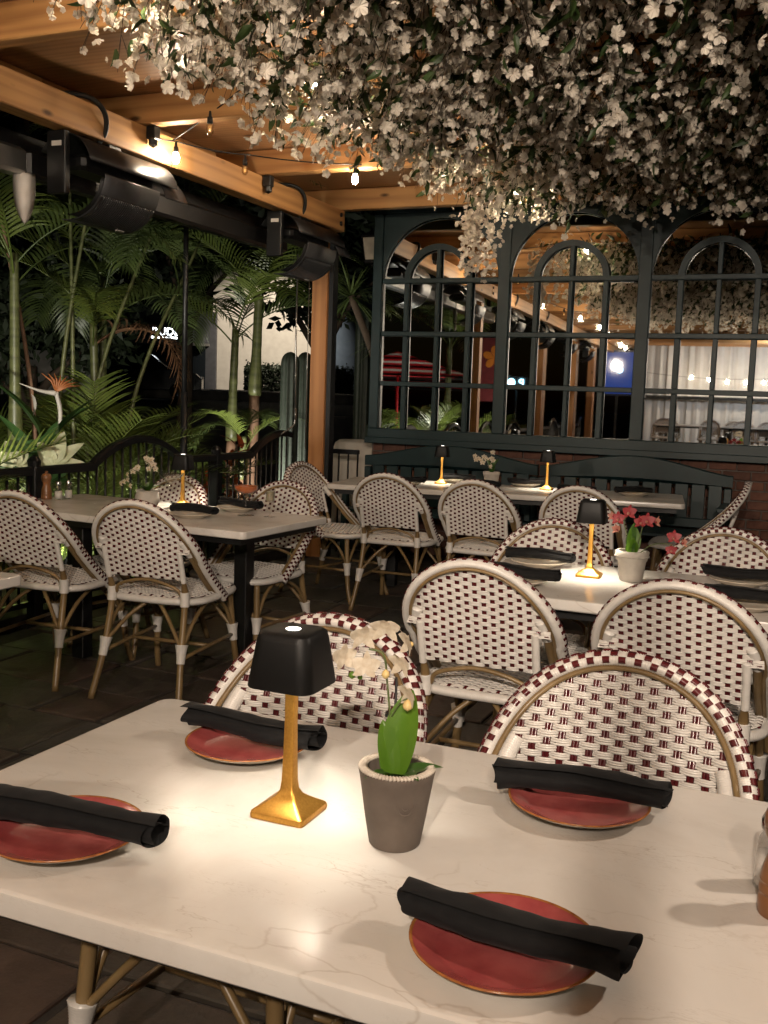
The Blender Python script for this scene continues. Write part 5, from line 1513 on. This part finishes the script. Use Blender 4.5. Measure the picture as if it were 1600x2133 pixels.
# round pale planter behind the railing
pl = thing('round_planter', 'pale round planter behind the short railing by the post', 'planter', (-3.95, 8.75, 0.0))
MB().add(*lathe([(0.2, -0.05), (0.3, 0.05), (0.34, 0.35), (0.32, 0.7), (0.24, 0.92), (0.2, 0.95), (0.17, 0.93), (0.15, 0.8)], 32, cap0=True)).build('planter_body', 'render_wall', pl)
MB().add(*lathe([(0.17, 0.84), (0.0, 0.86)], 16)).build('planter_soil', 'soil', pl)

# ================================================================== dark trees and street
def leafy_tree(x, y, h, rx, rz, n, label, z0, m='tree_dark', fs=0.22):
    t = thing('shade_tree', label, 'tree', (x, y, z0), 0, 'dark trees beyond the garden')
    MB().add(*tube(bez([(0, 0, -0.1), (0.05, 0, h * 0.4), (0, 0.1, h * 0.75)], 6), np.linspace(0.16, 0.06, 13), 8, up=(1, 0, 0))).build('trunk', 'bark', t)
    lm = MB()
    for k in range(5):
        a = 2 * PI * k / 5
        lm.add(*tube([(0, 0, h * 0.5), (rx * 0.3 * math.cos(a), rx * 0.3 * math.sin(a), h * 0.7), (rx * 0.7 * math.cos(a), rx * 0.7 * math.sin(a), h * 0.85)], [0.06, 0.04, 0.015], 6))
    lm.build('limbs', 'bark', t)
    cl = g3.normal(size=(26, 3)); cl /= np.linalg.norm(cl, axis=1)[:, None]
    cl *= (g3.uniform(0.3, 1, 26) ** 0.5)[:, None] * [rx, rx, rz]
    P = cl[g3.integers(0, 26, n)] + g3.normal(size=(n, 3)) * [rx * 0.16, rx * 0.16, rz * 0.14] + [0, 0, h]
    A = g3.normal(size=(n, 3)); A /= np.linalg.norm(A, axis=1)[:, None]
    B = np.cross(A, g3.normal(size=(n, 3))); B /= np.linalg.norm(B, axis=1)[:, None]
    s = fs * g3.uniform(0.5, 1.1, n)[:, None]
    V = np.stack([P - A * s, P + B * s * 0.4, P + A * s, P - B * s * 0.4], 1).reshape(-1, 3)
    b = MB(); b.v = [V]; b.f = [(4 * i, 4 * i + 1, 4 * i + 2, 4 * i + 3) for i in range(n)]; b.n = len(V)
    tag(b.build('crown', m, t, smooth=False), kind='stuff')
leafy_tree(-9.3, 10.2, 2.2, 1.3, 1.0, 5000, 'dark bushy tree behind the left garden palms', -0.05, fs=0.1)
leafy_tree(-11.5, 11.5, 2.7, 1.6, 1.2, 5000, 'dark tree filling the shade left of the lit sign', 0.0, fs=0.12)
leafy_tree(-7.05, 14.0, 3.8, 1.6, 1.3, 5000, 'dark tree crown hanging above the white wall', 0.05, fs=0.14)
leafy_tree(-9.85, 14.5, 4.3, 1.8, 1.3, 5000, 'dark tree crown high behind the dark pole', 0.05, fs=0.14)
leafy_tree(-9.6, 7.2, 2.4, 1.3, 1.2, 5000, 'dark tree at the far left behind the cane stems', -0.05, fs=0.1)
# pale rail and low wall left
lw = thing('street_wall', 'low brown street wall behind the garden at the left', 'wall', (-12.5, 12.8, 0.1))
MB().add(*box(-3.2, 1.8, -0.12, 0.12, 1.1, 1.75)).build('wall_body', 'concrete', lw, smooth=False)
MB().add(*box(-3.25, 1.85, -0.16, 0.16, 1.75, 1.83)).build('coping', 'concrete', lw, smooth=False)
for k in range(4):
    MB().add(*box(-3.1 + 1.5 * k, -2.85 + 1.5 * k, -0.1, 0.1, -0.2, 1.1)).build('pier', 'concrete', lw, smooth=False)
lw.rotation_euler = (0, 0, R(31))
# far street: white building, hedge, dark facade with lit sign, parked car
def P3(d, s, z): 
    p = kn * d + kd * s
    return (p[0], p[1], z)
RZ = math.atan2(kd[1], kd[0])
wb = thing('white_building', 'pale rendered building across the street behind the king palms', 'building', P3(58, -0.4, 1.3), RZ)
MB().add(*box(-1.6, 4.6, 0, 6, -0.4, 7.6)).build('wall', 'render_wall', wb, smooth=False)
MB().add(*box(-1.75, 4.75, -0.25, 6.2, 7.6, 7.9)).build('parapet', 'concrete', wb, smooth=False)
MB().add(*box(-1.63, 4.63, -0.03, 0.0, -0.4, 0.1)).build('plinth', 'concrete', wb, smooth=False)
bb = thing('blue_building', 'dark blue building next to the white building, seen left of the timber post', 'building', P3(57, 0.0, 1.3), RZ)
MB().add(*box(4.75, 16, 0, 6, -0.4, 7.0)).build('wall', 'blue_wall', bb, smooth=False)
MB().add(*box(4.7, 16.1, -0.2, 6.2, 7.0, 7.3)).build('parapet', 'dark_facade', bb, smooth=False)
for k in range(4):
    w = MB().add(*box(6.0 + 2.4 * k, 7.2 + 2.4 * k, -0.04, 0.0, 1.6, 3.4)).build('window', 'car_glass', bb, smooth=False)
    MB().add(*box(5.9 + 2.4 * k, 7.3 + 2.4 * k, -0.1, 0.0, 1.48, 1.59)).build('sill', 'concrete', w, smooth=False)
df = thing('shop_front', 'dark shop front with lit white sign across the street', 'building', P3(56, 0, 1.2), RZ)
MB().add(*box(-8.5, -1.75, 0.0, 5, -0.4, 4.4)).build('wall', 'dark_facade', df, smooth=False)
MB().add(*box(-7.6, -2.3, -0.08, 0.0, 0.2, 2.4)).build('shop_window', 'car_glass', df, smooth=False)
MB().add(*box(-7.8, -2.1, -0.6, 0.0, 2.55, 2.68)).build('canopy', 'concrete', df, smooth=False)
hd = thing('street_hedge', 'dark clipped hedge in front of the white building', 'hedge', P3(54.5, 0, 1.5), RZ)
n = 9000
P = np.stack([g3.uniform(-0.2, 5.6, n), g3.uniform(-0.6, 0.6, n), g3.uniform(-0.2, 1.25, n) + 0.12 * g3.normal(size=n)], 1)
A = g3.normal(size=(n, 3)); A /= np.linalg.norm(A, axis=1)[:, None]
B = np.cross(A, g3.normal(size=(n, 3))); B /= np.linalg.norm(B, axis=1)[:, None]
V = np.stack([P - A * 0.1, P + B * 0.05, P + A * 0.1, P - B * 0.05], 1).reshape(-1, 3)
b = MB(); b.v = [V]; b.f = [(4 * i, 4 * i + 1, 4 * i + 2, 4 * i + 3) for i in range(n)]; b.n = len(V)
tag(b.build('foliage', 'tree_dark', hd, smooth=False), kind='stuff')
# lit sign: blurred white lettering over a second line
sg = thing('lit_sign', 'glowing white lettered sign on the shop front', 'sign', P3(55.9, -4.4, 1.2 + 2.9), RZ)
MB().add(*box(-1.05, 1.05, -0.06, 0.0, -0.12, 0.72, 0.04)).build('sign_board', 'black_metal', sg, smooth=False)
def text(s, size, loc, par, m):
    cu = bpy.data.curves.new('lettering', 'FONT')
    cu.body = s; cu.size = size; cu.align_x = 'CENTER'; cu.extrude = 0.012
    cu.materials.append(MATS[m])
    o = bpy.data.objects.new('lettering', cu)
    COL.objects.link(o)
    o.parent = par
    o.location = loc
    o.rotation_euler = (R(90), 0, 0)
    bpy.context.view_layer.update()
    me = bpy.data.meshes.new_from_object(o.evaluated_get(bpy.context.evaluated_depsgraph_get()))
    me.name = 'lettering'
    bpy.data.objects.remove(o)
    o = obj('lettering', me, par)
    o.location = loc
    o.rotation_euler = (R(90), 0, 0)
    return o
text('RUDE', 0.56, (0, -0.075, 0.16), sg, 'sign_white')
MB().add(*box(-0.75, 0.6, -0.08, -0.061, -0.02, 0.08)).build('sign_bar', 'sign_white', sg, smooth=False)
# parked dark SUV
cp = P3(42.5, 0, 0)
cz = float(ground_z(cp[0], cp[1])) + 0.02
car = thing('parked_car', 'dark parked SUV across the street under the lit sign', 'car', P3(42.5, -4.2, cz), RZ + 0.0)
body = [(-2.3, 0.45), (-2.32, 0.95), (-2.2, 1.2), (-1.75, 1.72), (-1.2, 1.8), (0.35, 1.78), (0.95, 1.3), (1.15, 1.2), (2.1, 1.08), (2.35, 0.85), (2.35, 0.45), (1.95, 0.4), (-1.9, 0.4)]
ring = [[(x, y * (1 - 0.12 * max(0, z - 1.0)), z) for x, z in body] for y in (-0.9, -0.86, 0.86, 0.9)]
MB().add(*loft([[(x, y, z) if abs(y) < 0.88 else (x * 0.985, y * (1 - 0.12 * max(0, z - 1.0)), 1.0 + (z - 1.0) * 0.97) for x, z in body] for y in (-0.9, -0.86, 0.86, 0.9)])).build('body', 'car_paint', car, smooth=False)
for x0, x1 in ((-1.75, -0.75), (-0.68, 0.25)):
    MB().add([(x0, -0.893, 1.2), (x1 + 0.15, -0.893, 1.2), (x1 - 0.15, -0.83, 1.66), (x0 + 0.12, -0.83, 1.66), (x0, -0.87, 1.2), (x1 + 0.15, -0.87, 1.2), (x1 - 0.15, -0.81, 1.66), (x0 + 0.12, -0.81, 1.66)], [(0, 1, 2, 3), (4, 7, 6, 5), (0, 4, 5, 1), (1, 5, 6, 2), (2, 6, 7, 3), (3, 7, 4, 0)]).build('side_window', 'car_glass', car, smooth=False)
for wx in (-1.45, 1.45):
    for wy in (-0.86, 0.86):
        w = MB().add(np.array(lathe([(0.2, -0.1), (0.34, -0.1), (0.36, -0.07), (0.36, 0.07), (0.34, 0.1), (0.2, 0.1)], 24)[0])[:, [0, 2, 1]], lathe([(0, 0)] * 6, 24)[1]).build('wheel', 'tyre', car)
        w.location = (wx, wy, 0.36)
        MB().add(np.array(lathe([(0.0, -0.06), (0.06, -0.1), (0.2, -0.085), (0.215, -0.1), (0.215, 0.1), (0.0, 0.06)], 24)[0])[:, [0, 2, 1]], lathe([(0, 0)] * 6, 24)[1]).build('rim', 'chrome', w)
for yy in (-0.65, 0.65):
    MB().add(*box(2.28, 2.36, yy - 0.16, yy + 0.16, 0.82, 0.98, 0.02)).build('headlight', 'chrome', car, smooth=False)
car.rotation_euler = (0, 0, RZ)

# ================================================================== behind the camera (what the mirror shows) and the assumed lamps, with added fill lights
def umbrella(x, y, z, r, label):
    u = thing('striped_umbrella', label, 'umbrella', (x, y, 0), 0, 'striped umbrellas beyond the fence')
    MB().add(*tube([(0, 0, 0), (0, 0, z + 0.45)], 0.025, 8, up=(1, 0, 0))).build('pole', 'umbrella_red', u)
    n, m = 16, 12
    for j in range(m):
        V, F = [], []
        r0, r1 = r * j / m, r * (j + 1) / m
        for k in range(n + 1):
            a = 2 * PI * k / n
            V += [(r0 * math.cos(a), r0 * math.sin(a), z + 0.45 * (1 - r0 / r)), (r1 * math.cos(a), r1 * math.sin(a), z + 0.45 * (1 - r1 / r))]
        F = [(2 * k, 2 * k + 1, 2 * k + 3, 2 * k + 2) for k in range(n)]
        MB().add(V, F).build('stripe', 'umbrella_red' if j % 2 == 0 else ('umbrella_white' if j % 4 == 1 else 'black_metal'), u, smooth=False)
umbrella(-6.3, -0.6, 1.72, 1.5, 'red, white and black striped umbrella reflected in the mirror')
umbrella(-7.2, -3.8, 1.55, 1.4, 'second striped umbrella, partly reflected in the mirror')
hb = thing('hibiscus_board', 'dark red board painted with an orange hibiscus, reflected in the mirror', 'board', (-5.6, -4.6, 0.0))
MB().add(*box(-0.4, 0.4, -0.02, 0.02, 1.35, 2.8)).build('board', 'board_red', hb, smooth=False)
for k in range(2):
    MB().add(*box(-0.33 + 0.6 * k, -0.27 + 0.6 * k, -0.03, 0.03, 0.0, 1.345)).build('leg', 'black_metal', hb, smooth=False)
for k in range(5):
    a = 2 * PI * k / 5 + 0.3
    V = [(0.0, 0.024, 0.0)] + [(0.25 * (0.55 + 0.45 * math.sin(PI * t)) * math.cos(a + (t - 0.5) * 1.15), 0.024, 0.25 * (0.55 + 0.45 * math.sin(PI * t)) * math.sin(a + (t - 0.5) * 1.15)) for t in np.linspace(0, 1, 9)]
    o = MB().add(V + [(x, 0.028, z) for x, _, z in V], [(0, i, i + 1) for i in range(1, 9)] + [(10, 11 + i, 10 + i) for i in range(1, 9)]).build('painted_petal', 'paint_orange', hb, smooth=False)
    o.location = (0.1, 0.0, 2.27)
# far end of the patio: a step up, draped white wall, screen, festoon lights, chairs and tables
tag(MB().add(*box(-3.6, 4.4, -11.8, -6.6, -0.01, 0.2, 0.01)).build('terrace_step', 'concrete', smooth=False), kind='structure')
ew = thing('draped_wall', 'white draped wall at the far end of the patio, reflected in the mirror', 'wall', (0, -10.2, 0.2))
MB().add(*box(-2.85, 4.4, -0.2, -0.05, 0.0, 2.78)).build('wall_body', 'white_panel', ew, smooth=False)
for k in range(14):
    x0 = -2.82 + k * 0.515
    xs_ = np.linspace(0, 0.5, 24)
    V = [(x0 + x, 0.03 + 0.018 * math.sin(x * 25 + k) + 0.006 * math.sin(x * 61 + 2 * k), z) for z in (0.1, 2.7) for x in xs_]
    MB().add(V, [(i, i + 1, 25 + i, 24 + i) for i in range(23)]).build('drape', 'drape', ew)
MB().add(*box(-2.85, 4.4, 0.07, 0.16, 1.36, 1.44)).build('counter_edge', 'black_metal', ew, smooth=False)
tv = thing('blue_screen', 'glowing blue screen on the far patio end, reflected in the mirror', 'screen', (-3.52, -10.0, 0))
MB().add(*box(-0.42, 0.42, -0.04, 0.0, 1.6, 2.75)).build('housing', 'black_metal', tv, smooth=False)
MB().add(*box(-0.38, 0.38, 0.001, 0.008, 1.65, 2.7)).build('picture', 'screen_blue', tv, smooth=False)
MB().add(*lathe([(0.0, 0.0), (0.07, 0.0), (0.07, 0.006), (0.0, 0.006)], 14)).build('picture_star', 'sign_cyan', tv).matrix_local = Matrix.Translation((0.05, 0.016, 2.25)) @ Matrix.Rotation(R(90), 4, 'X')
MB().add(*box(-0.03, 0.03, -0.1, -0.045, 0.0, 1.9)).build('stand', 'black_metal', tv, smooth=False)
cyn = thing('cyan_sign', 'small cyan lit sign beyond the fence, reflected in the mirror', 'sign', (-6.0, -9.4, 1.85))
MB().add(*box(-0.3, 0.3, -0.05, 0.0, -0.15, 0.15)).build('sign_board', 'black_metal', cyn, smooth=False)
MB().add(*lathe([(0.0, 0.0), (0.1, 0.0), (0.1, 0.01), (0.0, 0.01)], 16, cx=-0.13)).build('sign_disc', 'sign_cyan', cyn).matrix_local = Matrix.Translation((0, 0.014, 0)) @ Matrix.Rotation(R(90), 4, 'X')
text('P', 0.28, (0.14, 0.016, -0.1), cyn, 'sign_cyan').rotation_euler = (R(90), 0, R(180))
MB().add(*tube([(0, -0.03, -1.95), (0, -0.03, -0.14)], 0.03, 8, up=(1, 0, 0))).build('sign_post', 'black_metal', cyn)
string('festoon cord of lit bulbs along the draped wall, seen only in the mirror', [catenary((-2.8, -9.8, 2.2), (1.0, -9.8, 2.2), 0.12), catenary((1.0, -9.8, 2.2), (4.2, -9.8, 2.2), 0.12)],
       [(-1.7 + 0.42 * k, -9.8, 2.17 - 0.1 * math.sin(PI * ((k * 0.42) % 2.6) / 2.6), True) for k in range(7)])
for i, (x, y) in enumerate(((-1.75, -8.7), (-0.3, -8.6))):
    tb = table(x, y, 1.3, 0.75, 0, ['marble table before the draped wall, reflected in the mirror', 'second marble table before the draped wall, reflected in the mirror'][i], ((-0.4, 0), (0.4, 0)))
    tb.location.z = 0.2
for i, (x, y, a) in enumerate(((-2.2, -8.15, 0), (-1.15, -8.1, 2), (-0.4, -8.1, -2), (0.1, -8.1, 3), (-2.1, -9.2, 180), (-0.6, -9.2, 183))):
    chair(x, y, R(a + 180), 'bistro chair at the far patio end, %s of those reflected in the mirror' % ('first second third fourth fifth sixth'.split()[i]), g, 0.2)

# assumed lamps and added fill lights -------------------------------------------------------------
def flood(name, label, loc, aim, power, size, color, spot=R(110), blend=0.6, radius=0.05):
    f = thing(name, label, 'light', loc)
    d = (Vector(aim) - Vector(loc)).normalized()
    q = d.to_track_quat('-Z', 'Y')
    hd_ = MB().add(*lathe([(0.0, 0.07), (size * 0.7, 0.065), (size, 0.03), (size, -0.012), (size * 0.94, -0.012), (size * 0.94, 0.0), (0.0, 0.001)], 20)).build('lamp_head', 'black_metal', f)
    hd_.rotation_mode = 'QUATERNION'; hd_.rotation_quaternion = q
    ld = bpy.data.lights.new(name, 'SPOT')
    ld.energy = power; ld.spot_size = spot; ld.spot_blend = blend; ld.color = color; ld.shadow_soft_size = radius
    lo = bpy.data.objects.new('lamp_light', ld)
    COL.objects.link(lo); lo.parent = f
    lo.rotation_mode = 'QUATERNION'; lo.rotation_quaternion = q
    lo.location = d * 0.02
    MB().add(*tube([(0, 0, 0.06), tuple(Vector((0, 0, 0.06)) - d * 0.09)], 0.012, 6)).build('lamp_bracket', 'black_metal', f)
    return f
WARM = (1.0, 0.83, 0.67)
flood('added_floodlight', 'assumed warm floodlight under the pergola behind the camera', (0.22, -1.8, 2.68), (-0.9, 2.8, 1.2), 245, 0.09, WARM, R(120), 0.8, 0.02)  # unseen main light, assumed from the shading and shadow bar on the table
flood('added_floodlight', 'assumed warm floodlight under the pergola to the right of the camera', (1.1, 1.85, 2.32), (-0.4, 1.4, 0.75), 50, 0.09, WARM, R(110), 0.8, 0.05)  # unseen light assumed from the leftward shadows of mill and shaker
flood('added_floodlight', 'cool fill light added to brighten the far patio end', (0.5, -7.6, 2.75), (-0.8, -10.2, 1.6), 110, 0.09, (0.86, 0.93, 1.0), R(130), 0.8, 0.06)  # added cool fill to whiten the draped wall
flood('canopy_fill', 'warm fill light added behind the camera, aimed up at the blossom canopy', (0.5, -0.9, 2.15), (-1.1, 4.4, 2.7), 310, 0.05, WARM, R(85), 0.9, 0.05)  # unseen fill light, added to brighten the blossoms
flood('canopy_fill', 'second warm fill light added behind the camera on the aisle side, aimed up at the blossom canopy', (-2.5, -0.6, 2.0), (-0.7, 5.0, 2.75), 170, 0.05, WARM, R(70), 0.9, 0.05)  # second added fill, lifts the shadows between the blossoms
GRN = (1.0, 0.95, 0.82)
flood('palm_fill', 'white fill light added on the fence, left of the view, to light the palms', (-4.12, 3.1, 1.05), (-5.35, 7.0, 1.45), 210, 0.08, GRN, R(62), 0.7, 0.06)  # added fill outside the view, lights the palms from the patio side
for i, (x, y, ax, ay, az, p) in enumerate(((-4.75, 5.6, -5.6, 6.6, 1.4, 70), (-4.75, 6.75, -5.6, 7.1, 1.3, 70), (-4.6, 4.9, -5.1, 5.8, 1.3, 50), (-5.15, 8.5, -5.9, 9.9, 1.8, 110), (-4.35, 3.3, -5.1, 2.9, 0.9, 160), (-4.35, 1.3, -5.3, 0.6, 1.1, 170), (-5.2, -1.0, -6.3, -0.8, 1.9, 160), (-4.5, -3.2, -5.5, -4.6, 2.2, 90))):  # unseen ground spots, assumed from the lit palms
    flood('added_garden_spot', ['assumed garden spotlight at the foot of the low areca palm', 'assumed garden spotlight in the middle of the bed behind the fence arch', 'assumed garden spotlight under the white leaved plant', 'assumed garden spotlight at the foot of the king palms', 'assumed garden spotlight lighting the palms at the left of the mirror view', 'assumed garden spotlight behind the camera beside the fence', 'added fill light under the red striped umbrella', 'added fill light before the hibiscus board'][i], (x, y, 0.14), (ax, ay, az), p, 0.05, GRN, R(115), 0.6, 0.03)  # the umbrella and hibiscus spots are added to brighten those two
# assumed street lamp, added to light the white building
sl = thing('assumed_street_lamp', 'assumed street lamp over the road lighting the white building', 'street lamp', P3(50, 3.5, 0.9))
MB().add(*tube(bez([(0, 0, 0), (0, 0, 6.5), (-0.3, 0.3, 7.2), (-0.9, 0.9, 7.35)], 8), 0.06, 8, up=(1, 0, 0))).build('mast', 'black_metal', sl)
MB().add(*box(-1.3, -0.85, 0.8, 1.1, 7.28, 7.38, 0.02)).build('lamp_head', 'black_metal', sl, smooth=False)
ld = bpy.data.lights.new('street_light', 'SPOT'); ld.energy = 3000; ld.color = (1.0, 0.88, 0.72); ld.spot_size = R(75); ld.spot_blend = 0.6; ld.shadow_soft_size = 0.1
lo = bpy.data.objects.new('lamp_light', ld); COL.objects.link(lo); lo.parent = sl; lo.location = (-1.05, 0.95, 7.25)
lo.rotation_mode = 'QUATERNION'
lo.rotation_quaternion = (Vector(P3(58, 1.2, 3.6)) - Vector(P3(50, 3.5, 0.9)) - lo.location).to_track_quat('-Z', 'Y')
# unseen slim post added behind the camera; it throws the soft bar of shadow on the foreground table
sp_ = thing('shadow_post', 'unseen slim post added behind the camera to shade the table', 'post', (0.078, -0.75, 0))
MB().add(*tube([(0, 0, 0), (0, 0, 1.5), (0, 0, 2.86)], 0.02, 12, up=(1, 0, 0))).build('post_tube', 'black_metal', sp_)
MB().add(*lathe([(0.09, 0.0), (0.09, 0.008), (0.035, 0.012)], 20, cap0=True)).build('foot_plate', 'black_metal', sp_)
